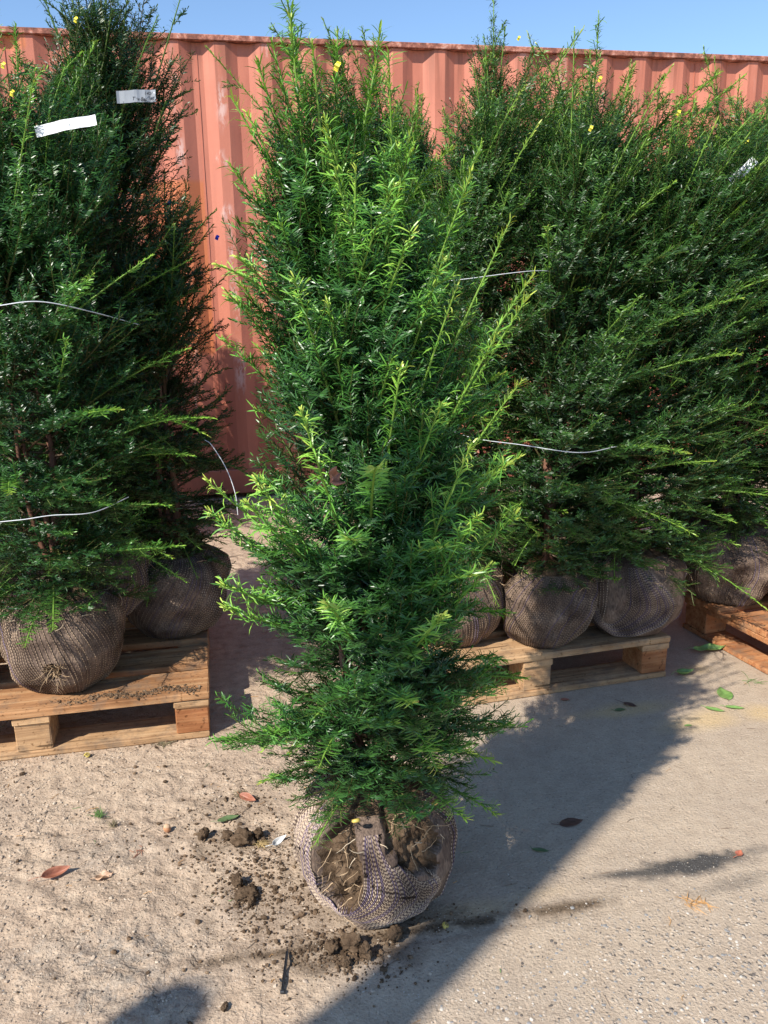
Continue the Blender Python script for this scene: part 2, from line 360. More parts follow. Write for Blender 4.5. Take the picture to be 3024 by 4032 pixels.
P = np.stack([O[0]+D2[0]*SS+N2[0]*(OO+dent), O[1]+D2[1]*SS+N2[1]*(OO+dent), ZZ], -1).reshape(-1, 3)
patch = ((SS > -1.40) & (SS < -1.022) & (ZZ < 1.895) & (ZZ > .9)) | ((SS > -2.36) & (SS < -1.925) & (ZZ > 2.545))
ph = (SS-s0) % per
scf = (sstep(.004, .016, ph)*sstep(.060, .048, ph))*sstep(.58, .78, fbm(SS*3.1+1, ZZ*2.2+3, 3))*.6
scf = np.clip(scf, 0, 1)
def blob(s, z, a, c): return np.clip(1.6-np.sqrt(((SS-s)/a)**2+((ZZ-z)/c)**2), 0, 1)
for q in ((-.905, 1.72, .028, .035), (-.905, 1.99, .02, .02), (-.895, 1.50, .014, .12), (-.89, 1.30, .02, .05), (-.885, 1.18, .012, .08), (-1.15, 2.05, .02, .07), (-1.155, 2.42, .012, .03), (-.9, 2.3, .02, .1), (-.93, 2.03, .03, .015), (-.885, .8, .025, .12)):
    scf = np.maximum(scf, blob(*q))
nz_, ns_ = SS.shape; idx = np.arange(nz_*ns_).reshape(nz_, ns_)
Q = np.stack([idx[:-1, :-1], idx[:-1, 1:], idx[1:, 1:], idx[1:, :-1]], -1).reshape(-1, 4)
mesh_np("side_wall", P, [Q], [CONT], cont, attrs=dict(patch=patch.ravel()*1., scuff=scf.ravel()))
sa, sb = ps[0, 0], ps[-1, 0]; sm = (sa+sb)/2; ln = sb-sa
def cbox(name, s, off, z, d, m, parent=cont, bev=.003):
    b = MB(); x, y, _ = cpt(s, off, z); b.box((x, y, z), d, TH, 0, bev); return b.build(name, m, parent)
cbox("top_rail", sm, -.020, 2.642, (ln+.3, .070, .030), RUST)
cbox("bottom_rail", sm, -.030, .105, (ln+.3, .080, .150), CONT)
cbox("roof", sm, -1.25, 2.640, (ln+.2, 2.38, .020), CONT)
cbox("back_wall", sm, -2.43, 1.33, (ln+.2, .04, 2.55), CONT)
cbox("base_frame", sm, -1.25, .14, (ln+.2, 2.30, .08), CONT)
for s in (sa-.08, sb+.08):
    cbox("corner_post", s, -.04, 1.35, (.16, .14, 2.50), CONT)
    cbox("corner_casting", s, -.04, 2.66, (.18, .16, .12), CONT); cbox("corner_casting", s, -.04, .06, (.18, .16, .12), CONT)
    cbox("end_wall", s, -1.25, 1.35, (.10, 2.25, 2.50), CONT)
for k in range(-3, 5):
    s = -1.022+k*per*4; b = MB()
    x, y, _ = cpt(s, -.0318, 0); b.box((x, y, 1.39), (.0035, .004, 2.44), TH); b.build("weld_seam", CONT, cont)
for k in range(-2, 4):
    b = MB(); x, y, _ = cpt(-.70+k*1.25, -.12, 0); b.box((x, y, 2.655), (.16, .10, .02), TH, 0, .008); b.build("roof_rib", CONT, cont)

# ------------------------------------------------------------------ pallets
def pallet(label, origin, ang, L_, Dp, mats, side_base=False, nb=6, group="wooden pallets carrying the yews"):
    """origin = front right corner on the ground, ang = heading of the front edge, boards run along it"""
    root = empty("pallet", (origin[0], origin[1], 0), label, "pallet", group, ang)
    w0, w1, w2 = mats
    # local: x from -L_ to 0, y from 0 (front) to Dp
    def bd(name, x, y, z, dx, dy, dz, m):
        b = MB(); b.box((x+dx/2, y+dy/2, z+dz/2), (dx, dy, dz), 0, 0, .0025, .0012); return b.build(name, m, root)
    bw = .098; bl = .12
    xs = (-L_, -L_/2-bw/2, -bw); ys = (0.004, Dp/2-bl/2, Dp-bl-.004)
    if side_base:
        for x in (-L_, -L_/2-bw/2, -bw): bd("bottom_board", x+random.uniform(-.003, .003), 0, .001, bw, Dp, .018, w1)
    else:
        for y in ys: bd("bottom_board", -L_, y-.002, .001, L_-.004, bl, .018, w1)
    for x in xs:
        for y in ys: bd("block", x+.003, y+.003, .0195, bw-.006, bl-.006, .0795, random.choice([w1, w1, w2]))
    for x in xs: bd("stringer", x, .001, .0995, bw, Dp-.002, .021, random.choice([w1, w0]) if not side_base else w2)
    wd = (Dp-.0)/nb*.72; pitch = (Dp-wd)/(nb-1)
    for i in range(nb):
        y = i*pitch; q = wd if i not in (0, nb-1) else wd*1.15
        if i == nb-1: y -= wd*.15
        bd("deck_board", -L_-.004+random.uniform(-.004, .004), y-.002, .1210, L_+.007, q, .0215, random.choice([w0, w0, w1]) if not side_base else w2)
    return root
PA = rad(11.5)
pallet("pine pallet at the left edge under the yew with the torn net ball", (-.503, 2.135), PA, .95, 1.15, (WOOD, WOOD_P, WOOD_R))
PB = rad(15.2)
pallet("pale pallet in the middle, just right of the lone yew and dappled by its shadow", (.912, 2.472), PB, .92, 1.15, (WOOD_P, WOOD_P, WOOD_R))
PC = rad(17.5); cx, cy = 1.106, 2.885; Lp = 1.0; Dd = 1.15
ox = cx+math.sin(PC)*Dd+math.cos(PC)*Lp; oy = cy-math.cos(PC)*Dd+math.sin(PC)*Lp
pallet("orange toned pallet at the right edge of the photo, seen from its open side", (ox, oy), PC, Lp, Dd, (WOOD_R, WOOD_R, WOOD_R), True, 5)

# ------------------------------------------------------------------ root balls
def ball_profile(v, R, Hh):
    pts = np.array([(0, .55), (.015, .66), (.18, .86), (.45, 1.0), (.70, 1.0), (.86, .92), (.95, .78), (1.0, .60)])
    return np.interp(v, pts[:, 0], pts[:, 1])*R
def rootball(parent, R, Hh, style, seed, lean=(0., 0.), openings=(), dusty=False):
    r_ = np.random.default_rng(seed)
    lump = lambda ph, v: 1+(.05 if openings and R < .162 else .10)*(vn(np.cos(ph)*2+seed*3.1+5, np.sin(ph)*2+v*3+seed)-.5)*2+.045*(vn(np.cos(ph)*5+seed, np.sin(ph)*5+v*6+40)-.5)*2
    def surf(ph, v, off=0.):
        r = ball_profile(v, R, Hh)*lump(ph, v)+off
        z = v*Hh
        return np.stack([r*np.cos(ph)+lean[0]*v, r*np.sin(ph)+lean[1]*v, z+0*r], -1)
    nph, nv = (220, 90) if openings else (72, 30)
    ph = np.linspace(0, 2*np.pi, nph, endpoint=False); v = np.linspace(0, 1, nv)
    PH, VV = np.meshgrid(ph, v)
    od = np.full(PH.shape, 9.)
    for (pc, vc, a, c_, e) in openings:
        dphi = (PH-pc+np.pi) % (2*np.pi)-np.pi
        d = np.sqrt((dphi/a)**2+((VV-vc)/c_)**2)+(vn(PH*9, VV*12+seed)-.5)*e
        od = np.minimum(od, d)
    off = np.zeros(PH.shape)
    if openings:
        ins = sstep(1.05, .86, od); lumpy = fbm(PH*7+seed, VV*7, 4)
        off = -ins*(.010+.040*lumpy+.014*fbm(PH*26+seed, VV*24, 3))
    G = surf(PH, VV, off)
    # top cap: soil mound
    tops = []
    for k, (q, dz) in enumerate(((.78, .012), (.5, .02), (.25, .024))):
        t = surf(ph, np.full(nph, 1.)); c0 = np.array([lean[0], lean[1], 0])
        tp = (t-c0)*[q, q, 1]+c0
        tp[:, 2] += dz+(fbm(tp[:, 0]*60+seed, tp[:, 1]*60, 3)-.5)*.03
        tops.append(tp)
    ctr = np.array([[lean[0], lean[1], Hh+.028]]); bot = np.array([[0, 0, 0.]])
    Vx = np.concatenate([G.reshape(-1, 3)]+tops+[ctr, bot])
    rows = nv+3; idx = np.arange(rows*nph).reshape(rows, nph); nxt = np.roll(idx, -1, 1)
    Q = np.stack([idx[:-1], nxt[:-1], nxt[1:], idx[1:]], -1)
    ci = rows*nph
    tri = np.concatenate([np.stack([idx[-1], nxt[-1], np.full(nph, ci)], -1), np.stack([nxt[0], idx[0], np.full(nph, ci+1)], -1)])
    mi = np.zeros((rows-1, nph), int); mi[nv-1:] = 1
    if openings:
        mi[:nv-1] = (od[:-1] < 1.0)
    mi_t = np.concatenate([np.ones(nph, int), np.zeros(nph, int)])
    o = mesh_np("root_ball", Vx, [Q.reshape(-1, 4), tri], [NET, SOIL], parent, mi=[mi.ravel(), mi_t], smooth=True)
    # net strands
    lines = []
    S_ = 60 if openings else 44
    if style == 'u':
        pc, vc, a, c_, e = openings[0] if openings else (-1.9, .85, .5, .5, .1)
        dx = openings[0][0]+2.04 if openings else -0.22; nk = 58 if openings else 40
        for k in range(nk):
            u = min(1., (k/nk)**.95+.01)
            cp = np.array([(-2.44-.35*u, 1.06), (-2.42-.42*u, .97-.02*u), (-2.37-.55*u, .55-.12*u), (-2.04+.22*u, .225*(1-u)**1.1+.008), (-1.71+1.05*u, .48-.16*u), (-1.70+.42*u, .93), (-1.70+.36*u, 1.05)])
            tt = np.linspace(1, 4.999, S_); i0 = tt.astype(int); f = (tt-i0)[:, None]
            p0, p1, p2, p3 = cp[i0-1], cp[i0], cp[i0+1], cp[np.minimum(i0+2, 6)]
            c = .5*(2*p1+(p2-p0)*f+(2*p0-5*p1+4*p2-p3)*f*f+(3*p1-p0-3*p2+p3)*f**3)
            lines.append((c[:, 0]+dx+.010*(vn(tt*2+k*.3, tt*0+seed)-.5), np.clip(c[:, 1], .003, .99)))
        for k in range(60):   # the rest of the body: steep strands
            p0 = pc+np.pi+.45+(k-30)*.072
            t = np.linspace(.01, .985, S_)
            lines.append((p0+(.25*np.sin(t*2.6))+.05*(vn(t*4+k, t*0+3)-.5), t))
    else:
        nst = 92
        for k in range(nst):
            t = np.linspace(.01, .99, S_); tw = {'twist': .9, 'straight': .15, 'cross': -.5}[style]
            p0 = k*2*np.pi/nst+r_.normal(0, .012)
            lines.append((p0+tw*t**1.5+.35*(vn(t*2.0+9, t*0+p0*1.2+seed)-.5)*.8, t))
    A = []
    for (phs, vs) in lines:
        A.append(surf(np.asarray(phs), np.asarray(vs), .0014+.0008*r_.random()))
    A = np.array(A)
    if openings:   # drop strands across openings
        keep = []
        for (phs, vs) in lines:
            d = np.full(len(phs), 9.)
            for (pc, vc, a, c_, e) in openings:
                dphi = (phs-pc+np.pi) % (2*np.pi)-np.pi
                d = np.minimum(d, np.sqrt((dphi/a)**2+((vs-vc)/c_)**2)+(vn(phs*9, vs*12+seed)-.5)*e)
            keep.append(d > .98)
        keep = np.array(keep)
        Rr = np.where(keep, .0011, .00002)
        cen = np.array([lean[0]*.5, lean[1]*.5, Hh*.5])
        A = np.where(keep[..., None], A, (A-cen)*.86+cen)
    else:
        Rr = np.full(A.shape[:2], .0010)
    Rr = Rr*r_.uniform(.75, 1.25, (A.shape[0], 1))
    Vs, Qs = tubes(A, Rr, 3)
    nper = (S_-1)*3
    sel = (r_.random(A.shape[0]) < (.20 if not dusty else .08)).astype(int)
    mI = np.repeat(sel, nper)
    al = np.concatenate([np.zeros((len(A), 1)), np.cumsum(np.linalg.norm(np.diff(A, axis=1), axis=2), axis=1)], 1)+r_.uniform(0, .01, (len(A), 1))
    mesh_np("netting", Vs, [Qs], [STRAND_D if dusty else STRAND, STRAND_P], o, mi=[mI], smooth=True, attrs=dict(u=np.repeat(al.ravel(), 3)))
    # frayed fibres and roots around the rim and in the openings
    F = []; n = 70 if openings else 34
    for k in range(n):
        if openings and k < 42:
            pc, vc, a, c_, e = openings[k % len(openings)]
            p0 = pc+r_.normal(0, a*.55); v0 = np.clip(vc+r_.normal(0, c_*.5), .1, .98); base = surf(np.array(p0), np.array(v0), -.012); amp = .016; ln_ = r_.uniform(.02, .06)
        else:
            p0 = r_.uniform(0, 6.28); v0 = r_.uniform(.80, 1.); base = surf(np.array(p0), np.array(v0), .001); amp = .010; ln_ = r_.uniform(.02, .055)
        out = np.array([math.cos(p0), math.sin(p0), 0]); tan = np.array([-math.sin(p0), math.cos(p0), 0])
        d = out*r_.uniform(.1, .7)+tan*r_.normal(0, .7)+np.array([0, 0, r_.normal(0, .6)]); d /= np.linalg.norm(d)
        pts = [base]; 
        for q in range(7):
            d = d+r_.normal(0, .22, 3); d /= np.linalg.norm(d); pts.append(pts[-1]+d*ln_/7)
        F.append(pts)
    F = np.array(F); Vf, Qf = tubes(F, np.linspace(.0012, .0005, 8)[None]*r_.uniform(.6, 1.3, (n, 1)), 4)
    mesh_np("root_fibre", Vf, [Qf], [ROOTM, STRAW], o, mi=[np.repeat((np.arange(n) > 42).astype(int), 7*4)], smooth=True)["kind"] = "stuff"
    return o
# ------------------------------------------------------------------ yew trees
def bez(P0, C, P2, t):
    t = t[..., None]; return (1-t)**2*P0+2*(1-t)*t*C+t*t*P2
def bezT(P0, C, P2, t):
    t = t[..., None]; d = 2*(1-t)*(C-P0)+2*t*(P2-C); return d/(np.linalg.norm(d, axis=-1, keepdims=True)+1e-9)
def unit(v): return v/(np.linalg.norm(v, axis=-1, keepdims=True)+1e-9)
UP = np.array([0, 0, 1.])
def kids(r_, par, t0, t1, spacing, lf, angle, upc=.12):
    P0, C, P2, Y = par; L = np.linalg.norm(P2-P0, axis=1)
    n = np.maximum(1, (L*(t1-t0)/spacing).astype(int)); ii = np.repeat(np.arange(len(L)), n)
    off = np.arange(len(ii))-np.repeat(np.cumsum(n)-n, n)
    t = t0+(t1-t0)*(off+r_.uniform(.2, .8, len(ii)))/n[ii]
    B = bez(P0[ii], C[ii], P2[ii], t); T = bezT(P0[ii], C[ii], P2[ii], t)
    side = unit(np.cross(T, UP)+1e-4*r_.normal(size=T.shape)); W = np.cross(side, T)
    vert = np.clip((np.abs(T[:, 2])-.55)/.4, 0, 1)
    roll = r_.normal(0, .55, len(ii))+vert*r_.uniform(-1.6, 1.6, len(ii))
    sg = np.where(off % 2 == 0, 1., -1.)
    R = side*(np.cos(roll)*sg)[:, None]+W*(np.sin(roll))[:, None]
    a = angle*r_.uniform(.75, 1.25, len(ii))
    Dv = T*np.cos(a)[:, None]+R*np.sin(a)[:, None]
    l = lf(t, L[ii])*r_.uniform(.55, 1.25, len(ii))
    E = B+Dv*l[:, None]+T*(l*.16)[:, None]+UP*(l*upc*r_.uniform(-.6, 1.6, len(ii)))[:, None]
    Cc = B+Dv*(l*.55)[:, None]
    return (B, Cc, E, Y[ii]*t**1.3+0.0), t, ii
def needles(r_, axes, t0, spacing, nl, nw, ybase, env):
    P0, C, P2, Y = axes; L = np.linalg.norm(P2-P0, axis=1)
    n = np.maximum(3, (L*(1-t0)/spacing).astype(int)); ii = np.repeat(np.arange(len(L)), n)
    off = np.arange(len(ii))-np.repeat(np.cumsum(n)-n, n)
    t = np.clip(t0[ii]+(1-t0[ii])*(off+r_.uniform(0, 1, len(ii)))/n[ii], 0, 1)
    B = bez(P0[ii], C[ii], P2[ii], t); T = bezT(P0[ii], C[ii], P2[ii], t)
    U = unit(np.cross(T, UP)+1e-4); W = np.cross(U, T)
    vert = np.clip((np.abs(T[:, 2])-.5)/.4, 0, 1)
    az = np.where(off % 2 == 0, 0., np.pi)+r_.normal(0, .42, len(ii))*np.where(off % 2 == 0, 1, 1)+vert*r_.uniform(-1.6, 1.6, len(ii))
    R = U*np.cos(az)[:, None]+W*(np.sin(az))[:, None]+W*.22
    R = unit(R)
    tipf = np.clip((t-.86)/.14, 0, 1)
    be = (1.05-tipf*.55)*r_.uniform(.82, 1.15, len(ii))
    Dv = T*np.cos(be)[:, None]+R*np.sin(be)[:, None]
    fresh = np.clip(Y[ii]*1.0, 0, 1)
    big_ = np.clip((Y[ii]-.7)/.3, 0, 1)
    l = nl*(.72+.38*fresh+.16*big_)*(1-.45*tipf)*r_.uniform(.75, 1.15, len(ii))*np.clip(.55+8*np.minimum(t, .06), .6, 1)
    l = l[:, None]
    curl = r_.uniform(-.05, .60, len(ii))[:, None]*(.40+.75*fresh[:, None])
    Kv = (-T*.85+R*.25-UP*.22)*l*curl
    Wd = unit(np.cross(T, R)); wv = Wd*(nw*(1+.15*big_)*r_.uniform(.85, 1.15, len(ii)))[:, None]*.5
    m1 = B+Dv*l*.38+Kv*.10; m2 = B+Dv*l*.74+Kv*.48; tip = B+Dv*l+Kv
    V = np.stack([B-wv*.55, B+wv*.55, m1+wv, m1-wv, m2+wv*.85, m2-wv*.85, tip], 1)
    b5 = np.arange(len(ii))*7
    Q = np.concatenate([np.stack([b5, b5+1, b5+2, b5+3], -1), np.stack([b5+3, b5+2, b5+4, b5+5], -1)]); Tr = np.stack([b5+5, b5+4, b5+6], -1)
    # old inner growth darker than fresh outer green, deepened to paint in crown shade
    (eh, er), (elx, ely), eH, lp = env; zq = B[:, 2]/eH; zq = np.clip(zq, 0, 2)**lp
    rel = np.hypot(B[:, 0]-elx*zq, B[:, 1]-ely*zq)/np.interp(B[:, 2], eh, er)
    age_shade = np.clip((rel-.45)/.60, 0, 1)**1.3; age_shade = np.maximum(age_shade, np.clip((B[:, 2]/eH-.72)/.25, 0, 1)*.8)
    age_shade = np.maximum(age_shade, big_*.75*np.clip(t*1.6, 0, 1))
    tint = np.clip(ybase*(.35+.65*age_shade)+(.18+.82*age_shade)*.55*Y[ii]*(t**.6)+.22*Y[ii]*tipf+r_.normal(0, .07, len(ii)), 0.02, 1)
    return V.reshape(-1, 3), Q, Tr, np.repeat(tint, 7)
def yew(label, base, Ht, Rf, seed, zb=.30, drop=.07, lp=1.2, n1=120, wf=.33, ang2=.66, nl=.022, nw=.0028, sp=.0026, lean=(0, 0), bias=(0, 0), m=NEEDLE_G,
        ball=None, ballz=0., authored=(), group="yews standing on the pallets", stems=3, ybase=.16, young=1., elev=(8, 62), whip=.35, l2s=.017, l3=True, share=None, tilt=0., tipball=(0., 0.)):
    r_ = np.random.default_rng(seed)
    root = empty("yew_tree", base, label, "yew tree", group)
    lx, ly = lean
    # stems
    SP = 12; st = []; sr = []
    for k in range(stems):
        zt = Ht*(.90 if k == 0 else r_.uniform(.6, .85)); z = np.linspace(zb-.03, zt, SP)
        a = r_.uniform(0, 6.28) if k else 0; q = (z-z[0])/(zt-z[0]); d = .0 if k == 0 else r_.uniform(.04, .10)
        st.append(np.stack([lx*(z/Ht)**lp+np.cos(a)*d*q**.7+.012*np.sin(z*9+k*2+seed), ly*(z/Ht)**lp+np.sin(a)*d*q**.7+.012*np.cos(z*7+k+seed), z], -1))
        sr.append(np.interp(q, [0, .15, 1], [.017, .012, .003])*(1 if k == 0 else .7))
    st = np.array(st)
    # first-order limbs
    hs = zb+.02+(Ht*.93-zb)*((np.arange(n1)+r_.uniform(0, 1, n1))/n1)**1.22
    a = np.arange(n1)*2.39996+r_.normal(0, .35, n1)
    k = r_.integers(0, stems, n1)
    q = np.clip((hs-zb)/(Ht*.93-zb), 0, 1)
    P0 = np.stack([[np.interp(hh, st[kk][:, 2], st[kk][:, j]) for hh, kk in zip(hs, k)] for j in range(3)], -1)
    P0[:, 2] = np.minimum(hs, st[k][:, -1, 2])
    el = np.radians(elev[0]+(elev[1]-elev[0])*np.clip(q*1.6, 0, 1)+r_.normal(0, 9, n1))
    # walk out until the envelope is reached
    l = np.full(n1, .04)
    dirv = np.stack([np.cos(a)*np.cos(el), np.sin(a)*np.cos(el), np.sin(el)], -1)
    for it in range(60):
        E = P0+dirv*l[:, None]
        ax = lx*(E[:, 2]/Ht)**lp; ay = ly*(E[:, 2]/Ht)**lp
        rr = np.hypot(E[:, 0]-ax, E[:, 1]-ay); ok = (rr < np.interp(E[:, 2], Rf[0], Rf[1])) & (E[:, 2] < Ht*1.0)
        l = np.where(ok, l+.014, l)
    lg = r_.random(n1)*.22/wf
    l = l*np.where(lg < .22, r_.uniform(1.02, 1.0+whip, n1), r_.uniform(.68, 1.0, n1)); l = np.clip(l, .05, .75)
    E = P0+dirv*l[:, None]; E[:, 0] += bias[0]*l*1.4; E[:, 1] += bias[1]*l*1.4; E[:, 2] += np.hypot(*bias)*l*.75*r_.uniform(.4, 1.5, n1)
    E[:, 2] += l*r_.uniform(-.16, .14, n1); E[:, 2] = np.maximum(E[:, 2], zb-drop)
    C = P0+dirv*(l*.5)[:, None]+np.array([bias[0]*.5, bias[1]*.5, np.hypot(*bias)*.45])*l[:, None]+np.array([0, 0, 1.])*(l*r_.uniform(-.16, .20, n1))[:, None]+np.stack([-dirv[:, 1], dirv[:, 0], 0*l], -1)*(l*r_.normal(0, .09, n1))[:, None]
    wh = (lg < .22)[:, None]; ra_ = r_.uniform(.06, .22, n1)[:, None]; flat_ = 1-np.clip((np.degrees(el)-25)/35, 0, 1)[:, None]
    C = C+wh*l[:, None]*ra_*(UP*flat_-(1-flat_)*dirv*[1, 1, 0]*1.3)
    E = E+wh*l[:, None]*ra_*(-UP*flat_*.9+(1-flat_)*dirv*[1, 1, 0]*1.2)
    Y = np.where(lg < .22, r_.uniform(.86, 1., n1), r_.uniform(.25, .95, n1))*young
    # leaders
    nlead = 5
    z0 = Ht*r_.uniform(.62, .86, nlead); aL = r_.uniform(0, 6.28, nlead)
    PL = np.stack([lx*(z0/Ht)**lp+.03*np.cos(aL), ly*(z0/Ht)**lp+.03*np.sin(aL), z0], -1)
    zt = Ht*r_.uniform(.88, 1.06, nlead); zt[0] = Ht*1.08
    rL = r_.uniform(.03, .11, nlead); rL[0] = .02
    EL = np.stack([lx+np.cos(aL)*rL+bias[0]*.12, ly+np.sin(aL)*rL+bias[1]*.12, zt], -1)
    CL = (PL+EL)/2+np.stack([-np.cos(aL)*.02, -np.sin(aL)*.02, 0*z0], -1)
    P0 = np.concatenate([P0, PL]); C = np.concatenate([C, CL]); E = np.concatenate([E, EL]); Y = np.concatenate([Y, np.full(nlead, .95*young)])
    n_in = 34   # short shoots close to the trunk, most of them low down
    hi = zb+.01+(Ht*.6-zb)*r_.uniform(0, 1, n_in)**1.5; ai = r_.uniform(0, 6.28, n_in); li = r_.uniform(.08, .19, n_in)
    Pi = np.stack([lx*(hi/Ht)**lp, ly*(hi/Ht)**lp, hi], -1); di = np.stack([np.cos(ai), np.sin(ai), r_.uniform(-.25, .7, n_in)], -1)
    Ei = Pi+di*li[:, None]; Ei[:, 2] = np.maximum(Ei[:, 2], zb-drop)
    P0 = np.concatenate([P0, Pi]); C = np.concatenate([C, (Pi+Ei)/2+UP*.01]); E = np.concatenate([E, Ei]); Y = np.concatenate([Y, np.full(n_in, .5)])
    if len(authored):
        A = np.array(authored, float); tip = A[:, :3]-np.array(base); yy = A[:, 3]
        hz = np.clip(tip[:, 2]-np.hypot(tip[:, 0]-lx, tip[:, 1]-ly)*A[:, 4], zb+.01, Ht*.86)
        Ps = np.stack([lx*(hz/Ht)**lp, ly*(hz/Ht)**lp, hz], -1)
        Cs = Ps+(tip-Ps)*.55+np.stack([0*hz, 0*hz, A[:, 5]*np.linalg.norm(tip-Ps, axis=1)], -1)
        P0 = np.concatenate([P0, Ps]); C = np.concatenate([C, Cs]); E = np.concatenate([E, tip]); Y = np.concatenate([Y, yy])
    L1 = (P0, C, E, Y)
    L2, t2, i2 = kids(r_, L1, .12, .985, l2s, lambda t, L: np.clip(.045+L*.38*(1-t)**.8, .03, .20)*(1-.35*(t > .9)), ang2, .22)
    # young whips stay slender: fewer side shoots near their tips
    keep = ~((L1[3][i2] > .97*young) & (t2 > .45) & (r_.random(len(t2)) < .8))
    shrink = np.where(L1[3][i2] > .76*young, 1-.62*np.clip(t2*1.5, 0, 1), 1.); shrink = (shrink*np.clip(1.5-.75*L1[0][i2][:, 2]/Ht, .55, 1))[:, None]
    L2 = (L2[0], L2[0]+(L2[1]-L2[0])*shrink, L2[0]+(L2[2]-L2[0])*shrink, L2[3]); L2 = tuple(x[keep] for x in L2)
    axes = [L2]; t0s = [np.full(len(L2[0]), .04)]
    if l3:
        big = np.linalg.norm(L2[2]-L2[0], axis=1) > .055
        L3, t3, i3 = kids(r_, tuple(x[big] for x in L2), .15, .92, .026, lambda t, L: np.clip(L*.5*(1-t)+.014, .018, .07), .75)
        axes.append(L3); t0s.append(np.full(len(L3[0]), .04))
    axes.append(L1); t0s.append(np.where(L1[3] > .8, .22, .40))
    AX = tuple(np.concatenate([x[j] for x in axes]) for j in range(4)); T0 = np.concatenate(t0s)
    # inner shoots are older; their darker tint also carries painted inner shade
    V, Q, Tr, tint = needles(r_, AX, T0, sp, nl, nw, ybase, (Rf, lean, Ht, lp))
    # green stems of the shoots
    def axis_tubes(ax, r0_, r1_, S_, sides):
        tt = np.linspace(0, 1, S_); PP = bez(ax[0][:, None], ax[1][:, None], ax[2][:, None], np.broadcast_to(tt, (len(ax[0]), S_)))
        return tubes(PP, np.linspace(r0_, r1_, S_)[None]*np.ones((len(PP), 1)), sides)
    tw = axes[0]
    V2, Q2 = axis_tubes(tw, .0014, .0008, 4, 3); ty2 = np.repeat(np.clip(.25+tw[3]*.6, 0, 1), 12)
    n0 = len(V)
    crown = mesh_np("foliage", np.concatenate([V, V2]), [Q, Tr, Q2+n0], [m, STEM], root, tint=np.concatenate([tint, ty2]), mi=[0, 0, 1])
    V3, Q3 = axis_tubes(L1, .0040, .0012, 9, 5)
    ty3 = (np.clip(np.linspace(-.15, 1.5, 9)[None]*L1[3][:, None], 0, 1)[:, :, None]*np.ones((1, 1, 5))).ravel()
    Vs, Qs = tubes(st, np.array(sr), 8)
    mesh_np("trunk", np.concatenate([Vs, V3]), [Qs, Q3+len(Vs)], [BARK, STEM], root, tint=np.concatenate([np.zeros(len(Vs)), ty3]), mi=[0, 1], smooth=True)
    if ball:
        bo = rootball(root, *ball)
        if tilt: bo.rotation_euler = (tilt, 0, 0)
    return root
def dup(root, loc, rz, label, sc=1.):
    r = root.copy(); S.collection.objects.link(r); r.location = loc; r.rotation_euler = (0, 0, rz); r.scale = (sc, sc, sc); r['label'] = label
    for ch in list(root.children):
        c = ch.copy(); S.collection.objects.link(c); c.parent = r
        for g_ in ch.children:
            d = g_.copy(); S.collection.objects.link(d); d.parent = c
    return r
# -- the lone yew in front (authored shoots: tip xyz, youth, rise ratio, arch)
MAIN = [(-0.143, 1.45, 1.70, .95, 3, .0), (-0.062, 1.5, 1.628, .9, 3, .02), (0.009, 1.55, 1.645, .9, 3, 0), (-0.097, 1.4, 1.583, .9, 3, 0), (0.0, 1.5, 1.578, .9, 2.5, .05),
 (-0.235, 1.45, 1.523, 1, 2, .05), (-0.203, 1.4, 1.488, 1, 2.2, 0), (-0.17, 1.5, 1.615, .8, 3, 0), (-0.19, 1.45, 1.572, .8, 2.6, 0), (-0.256, 1.35, 1.26, 1, 1.0, .18), (-0.223, 1.35, 1.271, 1, 1.3, .1),
 (-0.196, 1.4, 1.392, .8, 2, 0), (-0.207, 1.5, 1.312, .7, 1.8, 0), (-0.296, 1.35, 0.916, 1, 1.1, -.08), (-0.284, 1.3, 0.876, .95, 1, -.06), (-0.272, 1.3, 0.75, .95, .7, -.02), (-0.275, 1.32, 0.702, .9, .7, -.02),
 (-0.297, 1.35, 0.438, .45, .25, .03), (0.238, 1.45, 0.401, .35, .10, -.06), (-0.137, 1.33, 0.29, .3, -.2, .2), (0.26, 1.45, 1.241, 1, 1.2, .02), (0.244, 1.4, 1.206, 1, 1.3, .03), (0.235, 1.4, 1.066, 1, 1.3, .1),
 (0.031, 1.3, 1.102, 1, 2, .1), (0.213, 1.35, 0.937, 1, .8, .1), (0.226, 1.35, 0.854, .95, .9, 0), (0.137, 1.25, 0.989, 1, 1.6, .05), (-0.011, 1.2, 0.962, 1, 1, .22), (0.146, 1.25, 0.873, .95, 1.2, .05),
 (0.173, 1.3, 0.777, .95, 1, .0), (0.094, 1.3, 1.042, 1, 1.6, .12), (-0.034, 1.35, 1.401, 1, 2.4, 0), (0.034, 1.6, 1.533, .8, 2.5, 0), (0.188, 1.6, 1.472, .8, 1.5, .05), (0.072, 1.55, 1.538, .8, 2.4, 0),
 (-0.192, 1.22, 0.943, 1, 1.2, -.05), (-0.209, 1.22, 0.908, .9, 1.0, -.05), (-0.12, 1.22, 1.047, 1, 1.6, -.03), (0.091, 1.22, 0.72, 1, .9, .06), (0.203, 1.4, 0.559, .8, .8, 0), (-0.215, 1.3, 0.479, .6, .5, 0), (-0.09, 1.20, 0.752, 1, .9, .05),
 (0.22, 1.45, 1.33, 1, 1.6, 0), (0.15, 1.42, 1.40, 1, 1.8, 0), (.05, 1.4, 1.45, .9, 2.4, 0), (-.16, 1.38, 1.33, .9, 2.5, 0), (.19, 1.36, 1.15, 1, 1.4, .05), (.12, 1.34, 1.22, 1, 1.8, .05), (-.08, 1.30, 1.20, .95, 2, 0), (-.24, 1.42, 1.42, .8, 2, 0)]
